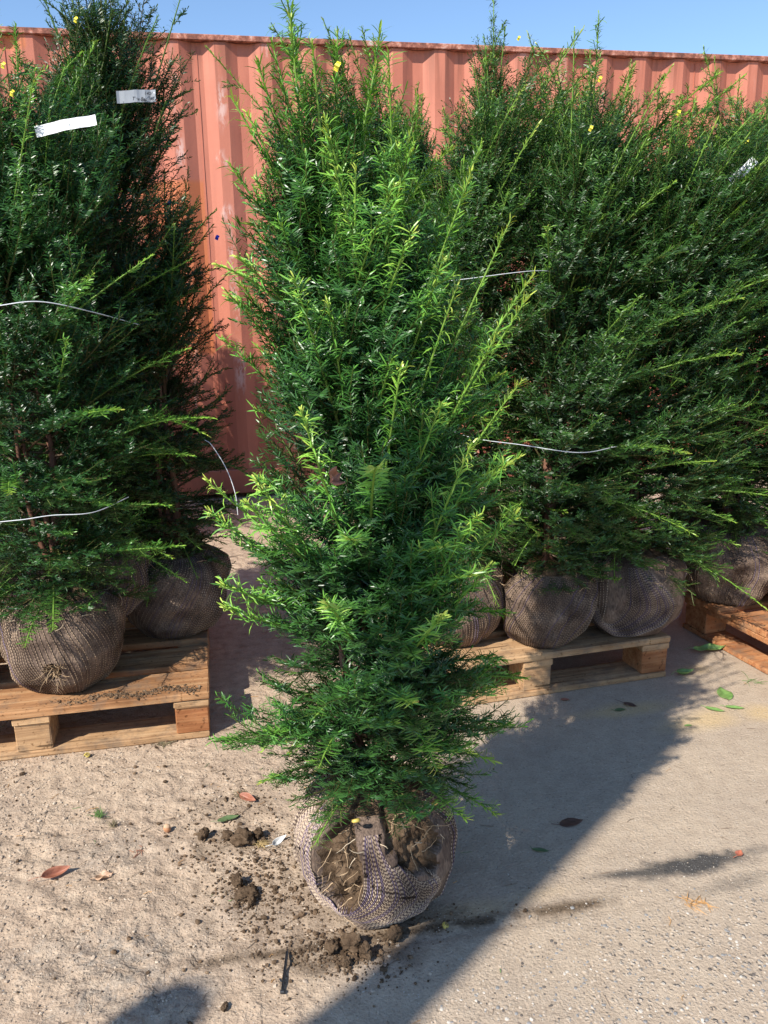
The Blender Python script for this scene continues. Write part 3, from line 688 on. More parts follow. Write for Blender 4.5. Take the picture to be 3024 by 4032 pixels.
main = yew("tall lone yew standing on the bare ground in front, its netted root ball torn open", (-.030, 1.485, 0), 1.42,
    ([.16, .30, .45, .65, .9, 1.15, 1.30, 1.42, 1.52], [.19, .210, .225, .225, .205, .190, .145, .09, .03]), 11, zb=.27, drop=-.015, n1=165, nl=.0245, nw=.0021, sp=.0026,
    lean=(-.095, 0), lp=4.5, bias=(.07, 0), authored=MAIN, group=None, ybase=.28, young=1., elev=(-8, 70), whip=.22, ang2=.58, l2s=.0185,
    ball=(.160, .245, 'u', 5, (0, 0), ((-2.05, .60, .335, .40, .05), (-1.0, .92, .42, .34, .45))))
Rb = ([.1, .32, .45, .7, 1.0, 1.3, 1.55, 1.75, 1.95], [.20, .24, .27, .28, .27, .22, .15, .09, .04])
pz = .1425
NB = dict(nl=.0205, nw=.0026, sp=.0037, n1=125, l2s=.022, m=NEEDLE_B, zb=.25, elev=(-24, 64))
# left pallet
yew("full yew at the left edge with a white strip label, its net ball holed", (-.93, 2.235, pz), 1.60, Rb, 21, lean=(.03, 0), bias=(.12, -.04), ybase=.17,
    ball=(.165, .265, 'cross', 21, (0, 0), ((-1.42, .36, .12, .10, .2),), True), young=1.,
    **{**NB, 'sp': .0030, 'n1': 150, 'nw': .0023, 'm': NEEDLE_G})
B_ = yew("tall dark yew behind the left edge yew, its ball wedged up between two others", (-.895, 2.445, pz+.125), 1.72, ([.2, .32, .45, .7, 1.0, 1.3, 1.55, 1.75, 1.95], [.15, .19, .22, .24, .25, .23, .19, .12, .05]), 22, lean=(.17, .06), bias=(.05, 0), ybase=.10, young=.6,
    ball=(.150, .235, 'straight', 22, (0, 0), (), False), **{**NB, 'n1': 165})
C_ = yew("shaded shorter yew at the right end of the left pallet, dark wide ball", (-.705, 2.625, pz), 1.34, ([.2, .32, .45, .7, .95, 1.15, 1.3, 1.45], [.17, .21, .235, .235, .20, .16, .11, .04]), 23, lean=(.06, 0), ybase=.10, young=.7,
    ball=(.180, .27, 'twist', 23, (0, 0), (), False), **NB)
# right groups
E_ = yew("yew with arching shoots above the slumped ball, middle of the front row", (.50, 2.475, pz), 1.46, Rb, 31, lean=(.02, 0), bias=(.30, -.04), ybase=.19, young=1.,
    ball=(.138, .235, 'twist', 31, (.03, 0), (), True), **{**NB, 'wf': .24, 'sp': .0032, 'n1': 165, 'nw': .0024})
F_ = yew("yew over the round curved-cord net ball at the middle pallet's right end", (.800, 2.565, pz), 1.43, Rb, 32, lean=(.02, 0), bias=(.30, -.04), ybase=.17, young=1.,
    ball=(.168, .265, 'u', 32, (0, 0), (), False), **{**NB, 'wf': .24, 'sp': .0032, 'n1': 160, 'nw': .0024})
D_ = yew("yew directly right of the lone yew, its ball half hidden by green shoots", (.225, 2.50, pz), 1.60, ([.2, .32, .45, .7, 1.0, 1.3, 1.55, 1.75, 1.95], [.18, .22, .24, .26, .25, .22, .16, .10, .04]), 33, lean=(.08, 0), bias=(.1, 0), ybase=.25, young=1.,
    ball=(.150, .25, 'cross', 33, (0, 0), (), True), **NB)
G_ = yew("darker yew on the orange pallet, a white strip label in its crown", (1.235, 2.84, pz), 1.58, Rb, 34, lean=(-.02, 0), bias=(.05, 0), ybase=.15, young=.85,
    ball=(.185, .275, 'straight', 34, (0, 0), (), True), **NB)
K_ = yew("tallest yew of the right group with its bare leader high against the sky", (.42, 3.10, pz), 1.90, Rb, 35, lean=(-.02, 0), bias=(0, 0), ybase=.19, young=.9,
    ball=(.16, .25, 'straight', 35, (0, 0), (), True), **NB)
dup(B_, (-1.27, 2.22, pz), 2.0, "yew cut off by the left edge of the photo on the left pallet", .95)
dup(C_, (-1.22, 2.72, pz), 1.1, "yew in the back row of the left pallet, mostly hidden", 1.18)
dup(C_, (-.90, 2.98, pz), 3.6, "back row yew standing behind the shaded yew of the left pallet", 1.08)
dup(F_, (.10, 2.88, pz), 3.1, "second row yew just behind the lone yew and to its right", 1.12)
dup(E_, (.74, 2.92, pz), 2.2, "second row yew behind the rounded ball yew", 1.05)
dup(D_, (.80, 3.30, pz), 4.0, "back row yew at the far right corner of the middle pallet", 1.1)
dup(K_, (.12, 3.22, pz), 2.2, "back row yew nearest to the container behind the lone yew", .88)
dup(G_, (1.52, 2.72, pz), 2.6, "yew cut off by the right edge of the photo on the orange pallet", .98)
dup(E_, (1.30, 3.22, pz), 5.0, "back row yew behind the dark yew of the orange pallet", 1.08)
dup(D_, (1.68, 3.10, pz), 1.0, "yew at the back of the orange pallet by the right edge", 1.1)

# second left pallet, further back by the container
pallet("pallet in the shade by the container, mostly hidden by the left yews", (-1.22, 3.70), rad(11), .95, 1.15, (WOOD, WOOD_P, WOOD_R))
dup(C_, (-1.42, 4.05, pz), .5, "shaded yew nearest the container on the hidden left pallet", 1.3)
dup(B_, (-1.42, 4.42, pz), 3.4, "tall yew at the back of the hidden left pallet against the container", .98)
dup(G_, (-1.95, 4.42, pz), 1.4, "back left yew of the hidden pallet beside the container", 1.0)
dup(F_, (-1.85, 3.92, pz), 2.4, "front left yew of the hidden pallet behind the left edge yew", 1.0)
# ------------------------------------------------------------------ loose things on the ground
import bmesh
def ico(sub):
    bm = bmesh.new(); bmesh.ops.create_icosphere(bm, subdivisions=sub, radius=1); bm.verts.ensure_lookup_table()
    v = np.array([x.co[:] for x in bm.verts]); f = np.array([[x.index for x in q.verts] for q in bm.faces]); bm.free(); return v, f
I1, I2, I4 = ico(1), ico(2), ico(4)
def gz(x, y):
    ix = np.clip(np.searchsorted(XS, x), 0, len(XS)-1); iy = np.clip(np.searchsorted(YS, y), 0, len(YS)-1); return h[iy, ix]
def scatter(name, xy, size, squash, mats, kind="stuff", ic=I1, z0=None, pick=None, lump=.25, stretch=.4, sink=.25, seed=1):
    r_ = np.random.default_rng(seed); n = len(xy); v, f = ic; nv = len(v)
    q = r_.normal(size=(n, 4)); q /= np.linalg.norm(q, axis=1, keepdims=True); a, b_, c, d = q.T
    Rm = np.stack([np.stack([1-2*(c*c+d*d), 2*(b_*c-a*d), 2*(b_*d+a*c)], -1), np.stack([2*(b_*c+a*d), 1-2*(b_*b_+d*d), 2*(c*d-a*b_)], -1), np.stack([2*(b_*d-a*c), 2*(c*d+a*b_), 1-2*(b_*b_+c*c)], -1)], 1)
    sc = np.stack([1+r_.uniform(-stretch, stretch, n), 1+r_.uniform(-stretch, stretch, n), 1+r_.uniform(-stretch, stretch, n)], -1)
    vv = v[None]*(1+r_.uniform(-lump, lump, (n, nv, 1)))*sc[:, None]
    vv = np.einsum('nij,nkj->nki', Rm, vv)*np.asarray(size)[:, None, None]; vv[..., 2] *= squash
    zz = gz(xy[:, 0], xy[:, 1]) if z0 is None else z0
    vv[..., 0] += xy[:, 0, None]; vv[..., 1] += xy[:, 1, None]; vv[..., 2] += (zz+np.asarray(size)*squash*(1-sink))[:, None]
    F = (f[None]+(np.arange(n)*nv)[:, None, None]).reshape(-1, 3)
    mi = np.repeat(r_.integers(0, len(mats), n) if pick is None else pick, len(f))
    o = mesh_np(name, vv.reshape(-1, 3), [F], mats, mi=[mi], smooth=False)
    if kind: o["kind"] = kind
    return o
r_ = np.random.default_rng(77)
STN = [simple("pale_grit", (.52, .46, .39), .8, .2, 200), simple("tan_grit", (.42, .34, .26), .85, .2, 200), simple("grey_stone", (.24, .23, .22), .7, .2, 200), simple("dark_grit", (.12, .10, .085), .8, .2, 200)]
n = 5200
xy = np.stack([r_.uniform(-1.3, 1.35, n), r_.uniform(1.12, 2.6, n)], -1)
scatter("grit", xy, r_.uniform(.0004, .0013, n)*np.where(r_.random(n) < .03, 2.0, 1), .7, STN, pick=r_.choice(4, n, p=[.12, .40, .16, .32]), seed=2)["label"] = "fine grit scattered over the yard"
n = 1500
xy = np.stack([r_.uniform(.0, .9, n), 1.14+np.abs(r_.normal(0, .16, n))], -1); xy = xy[xy[:, 0] > (xy[:, 1]-1.1)*.9]; n = len(xy)
scatter("pebbles", xy, r_.uniform(.0012, .0038, n), .45, STN, pick=r_.choice(4, n, p=[.14, .48, .28, .10]), lump=.10, sink=.75, seed=3)["label"] = "small stones worn out of the concrete surface"
n = 7000
xy = np.stack([-1.25+np.abs(r_.normal(0, .62, n)), r_.uniform(1.12, 2.10, n)], -1); xy = xy[xy[:, 0] < .1]; n = len(xy)
DL = [simple("dirt_lump", (.40, .31, .23), .95, .25, 150), simple("dirt_lump_light", (.50, .40, .30), .95, .2, 150), simple("dirt_lump_dark", (.25, .19, .14), .95, .2, 150)]
scatter("dirt_lumps", xy, np.clip(r_.lognormal(-6.35, .45, n), .0008, .005), .6, DL, pick=r_.choice(3, n, p=[.5, .25, .25]), sink=.5, seed=9)["label"] = "crumbly dirt lumps covering the left of the yard"
# soil crumbs
def cl(cx, cy, sx, sy, n, a=0):
    p = r_.normal(0, 1, (n, 2))*[sx, sy]; c, s_ = math.cos(a), math.sin(a); return np.stack([cx+p[:, 0]*c-p[:, 1]*s_, cy+p[:, 0]*s_+p[:, 1]*c], -1)
xy = np.concatenate([cl(-.24, 1.47, .075, .11, 900, .3), cl(-.36, 1.66, .08, .05, 320), cl(-.30, 1.48, .035, .05, 350), cl(-.10, 1.32, .06, .028, 520), cl(-.06, 1.27, .06, .03, 160), cl(0, 1.38, .10, .02, 260, .2), cl(-.36, 1.80, .08, .05, 220), cl(-.64, 2.11, .03, .015, 70), cl(-.15, 1.62, .10, .08, 240), cl(-.6, 1.6, .35, .25, 500)])
m_ = (np.hypot(xy[:, 0]+.03, xy[:, 1]-1.485) > .11) & (xy[:, 1] < 2.13); xy = xy[m_]
scatter("soil_crumbs", xy, np.clip(r_.lognormal(-6.45, .55, len(xy)), .0006, .006), .8, [SOIL, SOIL, SOIL_L], seed=4)["label"] = "dark soil crumbs dropped around the torn root ball"
q = np.random.default_rng(15); n = 1300
t_ = -.02-.42*q.beta(1.1, 1.6, n); w_ = .034+.012*np.sin(t_*40)+q.normal(0, .012, n)
xy = np.stack([-.503+math.cos(PA)*t_-math.sin(PA)*w_, 2.135+math.sin(PA)*t_+math.cos(PA)*w_], -1)
scatter("soil_crumbs", xy, np.clip(q.lognormal(-6.75, .6, n), .0005, .005), .8, [SOIL, SOIL_L], z0=np.full(n, .1425), seed=19)["label"] = "soil crumbs lying along the front board of the left pallet"
def clod(name, x, y, rx, rz, seed, label, group=None, m=SOIL):
    v, f = I4; n1_ = (vn3(v+seed, 1.6)-.5)*1.3+(vn3(v+seed*2, 4.5)-.5)*1.0+(vn3(v+seed*3, 11)-.5)*.6
    rx *= .86; V_ = v*(1+n1_[:, None])*[rx, rx*.75, rz*.9]; V_[:, 2] -= V_[:, 2].min()+.002
    o = mesh_np(name, V_, [f], [m], smooth=True); o.location = (x, y, gz(x, y)); o.rotation_euler = (0, 0, seed*1.3)
    return tag(o, label, "soil clod", group)
clod("soil_clod", .008, 1.352, .017, .015, 3, "single dark soil clod lying in the sun right below the lone yew's ball", "soil clods on the ground")
CL = [(-.335, 1.655, .030, .020, 5, "biggest clod of the soil heap beside the white feather"), (-.305, 1.672, .017, .014, 6, "clod at the right of the heap, next to the feather"), (-.375, 1.668, .016, .012, 7, "clod at the left of the heap below the dusty green leaf"), (-.43, 1.675, .015, .013, 8, "dark outlying clod left of the feather heap"),
 (-.325, 1.510, .014, .014, 9, "upper clod between the nut and the torn ball"), (-.300, 1.476, .021, .012, 10, "flat clod in the crumbs left of the torn ball"), (-.287, 1.455, .012, .010, 11, "small clod under the flat clod left of the ball"),
 (-.075, 1.330, .023, .018, 12, "largest clod of the crumbs heaped below the torn ball"), (-.112, 1.325, .017, .012, 13, "clod on the left side of the heap below the ball"), (-.050, 1.307, .014, .014, 14, "clod on the right side of the heap below the ball"), (-.085, 1.285, .012, .010, 15, "clod at the near edge of the heap below the ball"), (-.295, 1.195, .009, .007, 18, "tiny dark clod near the bottom edge left of the peg")]
for x, y, a, c, sd, lb in CL: clod("soil_clod", x, y, a, c, sd, lb, "soil clods on the ground")
# leaves
def leafmat(name, c0, c1, rough=.5):
    m, N, L, b = mat(name); co = objco(N)
    n = noise(N, L, 60, 5, co); vx = mapping(N, L, co, (1, 1, 1))
    L.new(ramp(N, L, n, [(.3, c0), (.7, c1)]), b.inputs["Base Color"]); b.inputs["Roughness"].default_value = rough
    bump(N, L, noise(N, L, 140, 4, co), .001, b); return m
LB = leafmat("brown_leaf", (.26, .09, .05), (.42, .17, .10)); LBD = leafmat("dark_leaf", (.07, .035, .025), (.15, .075, .05)); LG = leafmat("green_leaf", (.11, .22, .05), (.24, .38, .11)); LGD = leafmat("dusty_green_leaf", (.06, .12, .035), (.16, .20, .09))
LT = leafmat("tan_leaf", (.38, .22, .12), (.55, .36, .24)); LR = leafmat("reddish_leaf", (.36, .09, .045), (.52, .20, .12)); LW = leafmat("white_feather", (.70, .68, .64), (.85, .84, .80), .8)
def leaf(name, loc, rz, ln_, wd, m, label, cat="leaf", curl=.5, fold=.35, stalk=.25, group=None, tiltx=0., wav=.1, lift=.001, tipp=1.):
    nu, nv = 19, 9; u = np.linspace(0, 1, nu); v = np.linspace(-1, 1, nv); U_, V_ = np.meshgrid(u, v, indexing='ij')
    w_ = wd*.5*np.sin(np.pi*U_**.85)**.8*(1-.25*U_*tipp)+.0002
    x = (U_-.5)*ln_; y = V_*w_; z = fold*np.abs(y)+curl*ln_*((U_-.5)**2)+wav*wd*np.sin(U_*9+V_*2.5)*np.abs(V_)*.35
    P_ = np.stack([x, y, z-z.min()], -1).reshape(-1, 3); idx = np.arange(nu*nv).reshape(nu, nv)
    Q_ = np.stack([idx[:-1, :-1], idx[1:, :-1], idx[1:, 1:], idx[:-1, 1:]], -1).reshape(-1, 4)
    o = mesh_np(name, P_, [Q_], [m], smooth=True)
    sm_ = o.modifiers.new("thick", 'SOLIDIFY'); sm_.thickness = .0005
    o.location = (loc[0], loc[1], loc[2] if len(loc) > 2 else gz(loc[0], loc[1])+lift); o.rotation_euler = (tiltx, 0, rz)
    if stalk:
        c = np.array([[[-ln_*.5, 0, P_[idx[0, nv//2], 2]], [-ln_*(.5+stalk*.5), .002, P_[idx[0, nv//2], 2]+.001], [-ln_*(.5+stalk), .006, .004]]])
        Vt, Qt = tubes(c, np.full((1, 3), .0007), 5); st_ = mesh_np("stalk", Vt, [Qt], [m], o, smooth=True)
    return tag(o, label, cat, group)
GL = "fallen leaves on the ground"
leaf("dead_leaf", (-.350, 1.825), -.55, .052, .022, LB, "pinkish brown leaf standing on edge beside the lowest left yew shoots", curl=.5, fold=.9, tiltx=.5, group=GL, lift=.004)
leaf("fallen_leaf", (-.384, 1.737), .45, .055, .022, LGD, "soil-dusted green leaf just above the big soil heap", curl=.3, fold=.5, group=GL, lift=.003)
leaf("dead_leaf", (-.728, 1.556), .60, .062, .026, LB, "curled brown leaf pointing at the left edge below the pallet", curl=.8, fold=1.0, tiltx=.5, stalk=.4, group=GL, lift=.003)
leaf("dead_leaf", (-.620, 1.548), .5, .038, .024, LT, "pale tan crumpled leaf right of the curled brown leaf", curl=.7, fold=.8, wav=.6, group=GL)
leaf("fallen_leaf", (1.045, 2.345), 1.5, .085, .050, LG, "largest light green leaf, lying flat on the right", curl=.15, fold=.2, stalk=.1, group=GL)
leaf("fallen_leaf", (.977, 2.243), -.5, .055, .022, LG, "green leaf half in shadow, left of the pair below the big one", curl=.3, group=GL)
leaf("fallen_leaf", (1.040, 2.252), -.2, .055, .020, LG, "green leaf in full sun, right of the pair below the big one", curl=.3, fold=.5, group=GL)
leaf("fallen_leaf", (.865, 2.154), .15, .024, .010, LG, "tiny green leaf at the edge of the dappled shadow", curl=.2, stalk=0, group=GL)
leaf("fallen_leaf", (1.12, 2.665), .15, .120, .034, LG, "long twisted green leaf lying between the two right pallets", curl=.5, fold=.8, tiltx=.3, wav=.5, group=GL, lift=.006)
leaf("fallen_leaf", (.972, 2.480), .3, .065, .032, LG, "folded green leaf at the corner of the middle pallet", curl=.9, fold=1.0, group=GL, lift=.004)
leaf("dead_leaf", (.735, 2.280), -.6, .042, .022, LBD, "dark brown leaf with a long stalk in front of the middle pallet", curl=.4, fold=.5, stalk=.7, group=GL)
leaf("dead_leaf", (.547, 2.322), .1, .028, .016, LB, "small brown leaf touching the sunlit patch by the middle pallet", curl=.4, fold=.6, stalk=0, group=GL)
leaf("fallen_leaf", (.697, 2.253), .2, .036, .018, LGD, "green leaf in the shadow on the yellow sand", curl=.2, group=GL)
leaf("dead_leaf", (.429, 1.709), .3, .062, .034, LBD, "flat dark leaf lying in the lone yew's shadow", curl=.1, fold=.1, stalk=.3, group=GL)
leaf("dead_leaf", (.338, 1.609), -.2, .038, .014, LGD, "grey dry leaf in the shadow, nearer the torn ball", curl=.2, fold=.3, stalk=.1, group=GL)
leaf("dead_leaf", (.772, 1.584), .9, .024, .018, LR, "reddish leaf at the tip of the black asphalt stain", curl=.8, fold=.6, stalk=.5, group=GL)
leaf("dead_leaf", (-.076, 1.185, .948), 1.4, .060, .030, LB, "dry brown leaf caught in the middle of the lone yew", curl=.6, fold=.9, wav=.5, stalk=0, tiltx=1.0)
# feather
fe = leaf("feather", (-.257, 1.655), .9, .045, .016, LW, "small white feather standing beside the biggest soil clod", "feather", curl=.9, fold=.5, tiltx=.7, stalk=.3, lift=.004)
# brown needle bunch
def tuft(name, loc, n, ln_, m, label, cat, flat=.2, seed=1, r0_=.0009):
    q = np.random.default_rng(seed); C_a = []
    for k in range(n):
        a = q.uniform(0, 6.28); e = q.uniform(flat*.2, flat) if flat < 1 else q.uniform(.4, 1.5); l_ = ln_*q.uniform(.5, 1.1)
        d = np.array([math.cos(a)*math.cos(e), math.sin(a)*math.cos(e), math.sin(e)]); o_ = q.normal(0, ln_*.22, 3)*[1, 1, 0]+[0, 0, .002]
        C_a.append([o_+d*l_*t+np.array([0, 0, -.25*l_*t*t]) for t in (0, .35, .7, 1)])
    Vt, Qt = tubes(np.array(C_a), np.array([1, .9, .7, .2])[None]*r0_*np.ones((n, 1)), 4); Vt[:, 2] = np.maximum(Vt[:, 2], .0005)
    o = mesh_np(name, Vt, [Qt], [m], smooth=True); o.location = (loc[0], loc[1], gz(*loc[:2])); o["kind"] = "stuff"; return tag(o, label)
OR = simple("dead_needles", (.50, .27, .10), .7, .3, 90); GR = simple("grass_blade", (.12, .22, .06), .6, .3, 90); DG = simple("dry_grass", (.20, .16, .09), .8, .3, 90)
tuft("dead_needles", (.612, 1.436), 14, .032, OR, "bunch of orange dead needles on the bare concrete at right", "", .5, 3, .0009)
tuft("dead_needles", (.640, 1.430), 12, .020, OR, "smaller bunch of orange dead needles beside the other", "", .5, 4, .0008)
tuft("dead_needles", (-.57, 1.635), 10, .03, simple("brown_needles", (.30, .13, .08), .8), "brown dead needles among the dirt at left", "", .2, 5)
tuft("grass_tuft", (-.707, 1.767), 34, .026, GR, "small green grass tuft in the trodden dirt", "", 1.2, 6, .0009)
tuft("dry_grass", (-.655, 1.725), 26, .020, DG, "dry moss tuft below the green tuft", "", 1.2, 7)
tuft("dry_grass", (-.375, 1.845), 30, .024, DG, "dry tuft beside the pinkish leaf", "", .8, 8)
tuft("dry_grass", (-.63, 2.105), 40, .028, DG, "dark dry debris at the corner of the left pallet", "", .5, 9)
tuft("dry_grass", (-.29, 1.648), 40, .022, simple("straw_bits", (.38, .27, .12), .8), "straw bits between the soil heap and the feather", "", .5, 10)
tuft("dry_grass", (-.80, 1.22), 30, .02, DG, "dark dry tuft near the bottom left corner", "", .9, 12)
tuft("grass_wisp", (1.16, 2.43), 8, .05, GR, "green yew twig lying on the bottom board of the orange pallet", "", .3, 13)
# scattered twigs and dropped needles
n = 420; q = np.random.default_rng(5)
c0 = np.stack([q.uniform(-1.2, 1.2, n), q.uniform(1.14, 2.5, n)], -1); c0[:260, 0] = q.uniform(-1.2, -.1, 260)
an = q.normal(.5, .7, n); l_ = q.uniform(.004, .016, n); zz = gz(c0[:, 0], c0[:, 1])+.0012
d = np.stack([np.cos(an), np.sin(an)], -1)*l_[:, None]
C_a = np.stack([np.concatenate([c0-d, zz[:, None]], 1), np.concatenate([c0+q.normal(0, .0015, (n, 2)), zz[:, None]+.001], 1), np.concatenate([c0+d, zz[:, None]], 1)], 1)
Vt, Qt = tubes(C_a, np.full((n, 3), .0006)*q.uniform(.6, 1.4, (n, 1)), 4)
o = mesh_np("twig_bits", Vt, [Qt], [simple("twig_bits", (.17, .12, .08), .8), OR, simple("pale_bits", (.5, .42, .32), .8), GR], mi=[np.repeat(q.choice(4, n, p=[.62, .14, .14, .10]), 8)]); o["kind"] = "stuff"; o["label"] = "dropped needles and twig bits on the yard"
# snails and nut
SN = [simple("snail_shell", (.55, .42, .10), .35, .2, 90), simple("snail_band", (.12, .075, .03), .35, .1)]
def snail(loc, r, label, rz=0.):
    t = np.linspace(0, 1, 46); rr = r*(.16+.84*t**1.3); th = t*2*np.pi*2.6; Rr = r*.62*t**1.15+.0001
    P_ = np.stack([np.cos(th)*Rr, np.sin(th)*Rr, r*.9-r*.35*t], -1)[None]
    Vt, Qt = tubes(P_, (rr*.50)[None], 12)
    o = mesh_np("snail", Vt, [Qt], SN, mi=[np.tile((np.isin(np.arange(12), (2, 3, 8))).astype(int), 45)], smooth=True)
    o.location = loc; o.rotation_euler = (.5, .3, rz); return tag(o, label, "snail", "striped snails")
snail((-.826, 2.040, .003), .0085, "yellow banded snail on the dirt below the left pallet's block")
snail((-.690, 2.112, .004), .0080, "yellow snail tucked against the left pallet's bottom board", 2)
snail((.105, 1.378, .003), .0080, "snail on the ground in shadow right of the torn ball", 1)
snail((-.062, 1.345, .262), .0085, "snail sitting on top of the torn ball's front rim", 3)
snail((.090, 1.400, .262), .0080, "snail on the right shoulder of the torn ball", 4)
v, f = I4
nut = empty("nut", (-.522, 1.702, 0), "round orange brown nut on the dirt left of the soil heap", "nut")
mesh_np("shell", v*[.0085, .0085, .0100]*(1+.05*(vn3(v, 4)-.5)[:, None])+[0, 0, .0095], [f], [simple("nut_shell", (.50, .24, .12), .5, .2, 120)], nut, smooth=True)
m_ = v[:, 2] > .45; Vc = v*[.0091, .0091, .0105]+[0, 0, .0096]; fc = f[m_[f].all(1)]
mesh_np("cap", Vc, [fc], [simple("nut_cap", (.55, .36, .22), .8)], nut, smooth=True)
# black ground peg
PL = simple("black_plastic", (.022, .024, .028), .42, .2, 80, 0, .5)
peg = empty("plastic_peg", (-.197, 1.272, .003), "slim black plastic peg lying on the dirt below the torn ball", "peg", None, 1.585)
b = MB(); b.box((0, 0, .003), (.094, .0036, .0034), 0, 0, .0008); b.box((0, .0024, .0035), (.092, .0012, .0050), 0, 0, .0003); b.build("shaft", PL, peg)
b = MB(); b.box((-.049, 0, .0035), (.006, .0085, .006), 0, 0, .0012); b.build("head", PL, peg)
b = MB(); b.box((-.022, .006, .003), (.009, .0035, .0025), .5, 0, .0006); b.build("barb", PL, peg)
b = MB(); b.box((.0495, 0, .003), (.007, .0022, .0022), 0, 0, .0006); b.build("point", PL, peg)
# ------------------------------------------------------------------ labels and strings in the yews
WH = simple("white_label", (.80, .81, .83), .45, .04, 30); GY_ = simple("grey_label", (.20, .22, .25), .5, .1, 30); BLK = simple("ink", (.015, .015, .02), .5, .1)
YE = simple("yellow_tape", (.86, .78, .10), .5, .06, 40); BLU = simple("blue_tape", (.03, .05, .50), .5, .1); CORD = simple("white_cord", (.66, .68, .70), .6, .1, 200)
def strip(name, a, b_, wd, m, label, cat, bow=.012, tw=.3, group=None, parent=None, hole=True):
    a = np.array(a); b_ = np.array(b_); t = np.linspace(0, 1, 16); d = unit(b_-a); n_ = unit(np.cross(d, [0, 1., 0])); y = np.array([0, 1., 0])
    P_ = a+(b_-a)*t[:, None]+y*(-bow*.6*np.sin(np.pi*t)+.0025*np.sin(t*9)+.0012*np.sin(t*23))[:, None]
    W_ = n_*wd*.5*np.cos(tw*(t-.5))[:, None]+y*wd*.5*np.sin(tw*(t-.5)+.15)[:, None]
    V_ = np.concatenate([P_-W_, P_+W_]); i = np.arange(15); Q_ = np.stack([i, i+1, i+17, i+16], -1)
    o = mesh_np(name, V_, [Q_], [m], parent, smooth=False); q_ = o.modifiers.new("thick", 'SOLIDIFY'); q_.thickness = .0006
    return tag(o, label, cat, group)
strip("plant_label", (-.790, 2.075, 1.592), (-.648, 2.075, 1.616), .024, WH, "white strip label tied slanting in the left edge yew", "plant label", group="strip labels in the yews")
strip("plant_label", (.958, 2.40, 1.498), (1.020, 2.40, 1.554), .023, WH, "white strip label hanging diagonally in the right edge yew", "plant label", .02, group="strip labels in the yews")
gl = empty("plant_label", (-.6115, 2.31, 1.715), "grey strip label with black handwriting, beside the container at left", "plant label", "strip labels in the yews")
strip("tag_strip", (-.052, 0, .0), (.048, 0, .002), .030, GY_, None, None, .004, .1, None, gl)
def text(body, loc, size, parent, sh=.3):
    cu = bpy.data.curves.new("handwriting", 'FONT'); cu.body = body; cu.size = size; cu.shear = sh; cu.extrude = .0001; cu.offset = .0002
    tmp = bpy.data.objects.new("tmp", cu); S.collection.objects.link(tmp); bpy.context.view_layer.update()
    me = bpy.data.meshes.new_from_object(tmp); bpy.data.objects.remove(tmp)
    me.materials.clear(); me.materials.append(BLK)
    o = bpy.data.objects.new("handwriting", me); S.collection.objects.link(o); o.parent = parent
    o.location = loc; o.rotation_euler = (math.pi/2, .06, 0); return o
text("Tax Bac", (-.012, -.0062, -.009), .012, gl); text("140/", (.020, -.0062, .003), .011, gl); text("160", (.029, -.0055, -.009), .010, gl)
for hx in (.0455,):
    for hz in (.008, -.006):
        b = MB(); b.box((hx, -.0030, hz), (.003, .001, .003)); b.build("punch_hole", WH, gl)
YT = [(-.755, 2.33, 1.90, "yellow tape bit against the sky on the left yews' highest bent tip"), (-.865, 2.12, 1.745, "yellow tape bit at the far left in front of the container"), (-.828, 2.06, 1.672, "yellow tape bit above the left end of the white label"),
 (-.061, 1.42, 1.555, "pale yellow tape bit near the top of the lone yew"), (.459, 2.95, 2.01, "yellow tape bit against the sky on the tallest leader"), (.566, 2.30, 1.735, "yellow tape bit in the container gap left of centre on the right"),
 (.791, 2.36, 1.665, "yellow tape bit at the right in front of the container folds"), (1.085, 2.62, 1.635, "yellow tape bit above the diagonal white label"), (.548, 2.30, 1.62, "small yellow tape bit deep in the right hand yews")]
for i, (x, y, z, lb) in enumerate(YT):
    strip("tape_bit", (x-.003, y, z-.006), (x+.003, y, z+.006), .008, YE, lb, "tape bit", .002, .8, "coloured tape bits marking the yews")
for x, y, z, lb in [(-.484, 2.60, 1.392, "blue tape bit on the outermost shoot beside the bright container"), (-.615, 2.58, 1.489, "blue tape bit in front of the orange container patch")]:
    strip("tape_bit", (x-.003, y, z-.006), (x+.003, y, z+.006), .010, BLU, lb, "tape bit", .002, .5, "coloured tape bits marking the yews")
def cord(pts, r, label, name="tying_cord", m=CORD, cat="cord", group="white cords tied round the yews"):
    p = np.array(pts, float); n = len(p); cp = np.concatenate([[2*p[0]-p[1]], p, [2*p[-1]-p[-2]]]); tt = np.linspace(1, n-.0001, 12*(n-1)); i0 = tt.astype(int); f_ = (tt-i0)[:, None]
    a, b_, c, d = cp[i0-1], cp[i0], cp[i0+1], cp[np.minimum(i0+2, n+1)]
    C_c = .5*(2*b_+(c-a)*f_+(2*a-5*b_+4*c-d)*f_*f_+(3*b_-a-3*c+d)*f_**3)
    Vt, Qt = tubes(C_c[None], np.full((1, len(C_c)), r), 6); return tag(mesh_np(name, Vt, [Qt], [m], smooth=True), label, cat, group)
cord([(-1.15, 2.05, 1.20), (-1.0, 1.97, 1.197), (-.880, 1.94, 1.203), (-.78, 1.95, 1.212), (-.70, 2.03, 1.19), (-.64, 2.25, 1.150)], .0013, "white cord round the left edge yew at mid height")
cord([(-1.15, 2.02, .70), (-1.0, 1.94, .697), (-.88, 1.92, .706), (-.80, 1.93, .714), (-.712, 1.97, .710), (-.68, 2.15, .705)], .0011, "white cord round the left edge yew low down")
cord([(-.52, 2.40, .815), (-.496, 2.38, .801), (-.455, 2.36, .736), (-.432, 2.35, .664), (-.428, 2.35, .60)], .0013, "loose white cord end arching in the dark gap left of the lone yew")
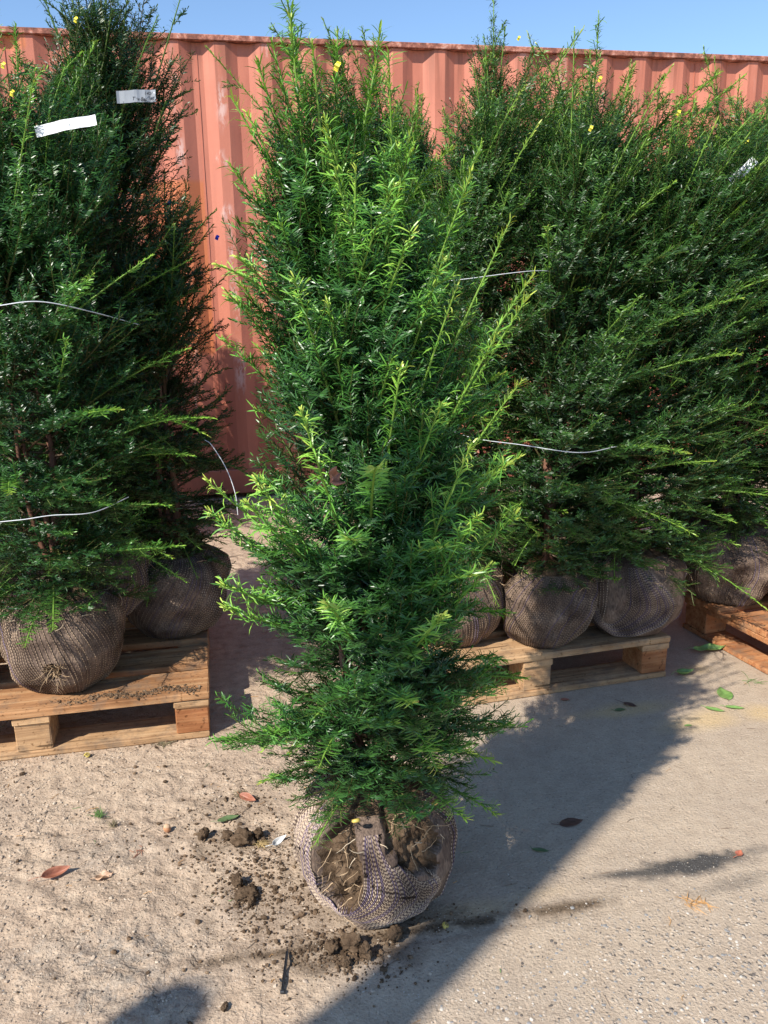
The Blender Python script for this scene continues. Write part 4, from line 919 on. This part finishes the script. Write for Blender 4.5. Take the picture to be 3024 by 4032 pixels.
cord([(-.93, 1.93, 1.20), (-.925, 1.92, 1.16), (-.932, 1.92, 1.10), (-.928, 1.93, 1.06)], .0015, "white cord end dangling at the left edge of the photo")
cord([(.08, 2.5, 1.21), (.126, 2.28, 1.240), (.237, 2.22, 1.253), (.394, 2.24, 1.269), (.5, 2.4, 1.27)], .0009, "white cord across the right hand yews at upper mid height")
cord([(.14, 2.24, 1.255), (.133, 2.21, 1.235), (.143, 2.21, 1.215)], .0016, "white cord knot hanging right of the lone yew")
cord([(.12, 2.45, .87), (.218, 2.19, .848), (.374, 2.17, .823), (.53, 2.20, .795), (.67, 2.34, .785)], .0011, "white cord low across the right hand yews")
# overhead cable behind the container
cord([(-10.2, 9, 7.72), (-6.5, 9, 5.42), (-3.6, 9, 3.745), (-2.0, 9, 2.95)], .018, "dark overhead cable sloping down behind the container at upper left", "overhead_cable", simple("cable_rubber", (.02, .02, .03), .5), "cable", None)
CONC = simple("weathered_concrete", (.36, .34, .31), .9, .2, 12, .004)
def post(x, y, r0_, r1_, H_, label, cat):
    z = np.array([0, .02, H_*.5, H_-.03, H_]); Vt, Qt = tubes(np.array([[[x, y, q] for q in z]]), np.array([[r0_*1.05, r0_, (r0_+r1_)/2, r1_, r1_*.8]]), 20)
    nV = len(Vt); cap = np.arange(nV-20, nV)[None]
    return tag(mesh_np(cat.replace(" ", "_"), Vt, [Qt, cap], [CONC], smooth=True), label, cat)
post(-2.0, 9, .12, .10, 3.0, "short post behind the container carrying the cable's low end", "cable post")
post(-10.2, 9, .16, .12, 7.8, "tall post at far left carrying the cable's high end", "cable post")
Vt, Qt = tubes(np.array([[[-2.124, -1.276, q] for q in (0, 2.70, 2.95, 4.02, 4.05)]]), np.array([[.098, .098, .072, .070, .055]]), 20)  # unseen caster added for the diagonal shadow, in place of a standing person
tag(mesh_np("shadow_caster", Vt, [Qt, np.arange(len(Vt)-20, len(Vt))[None]], [CONC], smooth=True), "added stepped round caster, unseen behind the viewer, shaped for the long diagonal shadow", "shadow caster")
post(-2.304, -1.057, .075, .070, 2.68, "added shorter round caster, unseen behind the viewer, shading the bottom left corner", "shadow caster")  # second unseen caster, added only for its shadow at bottom left
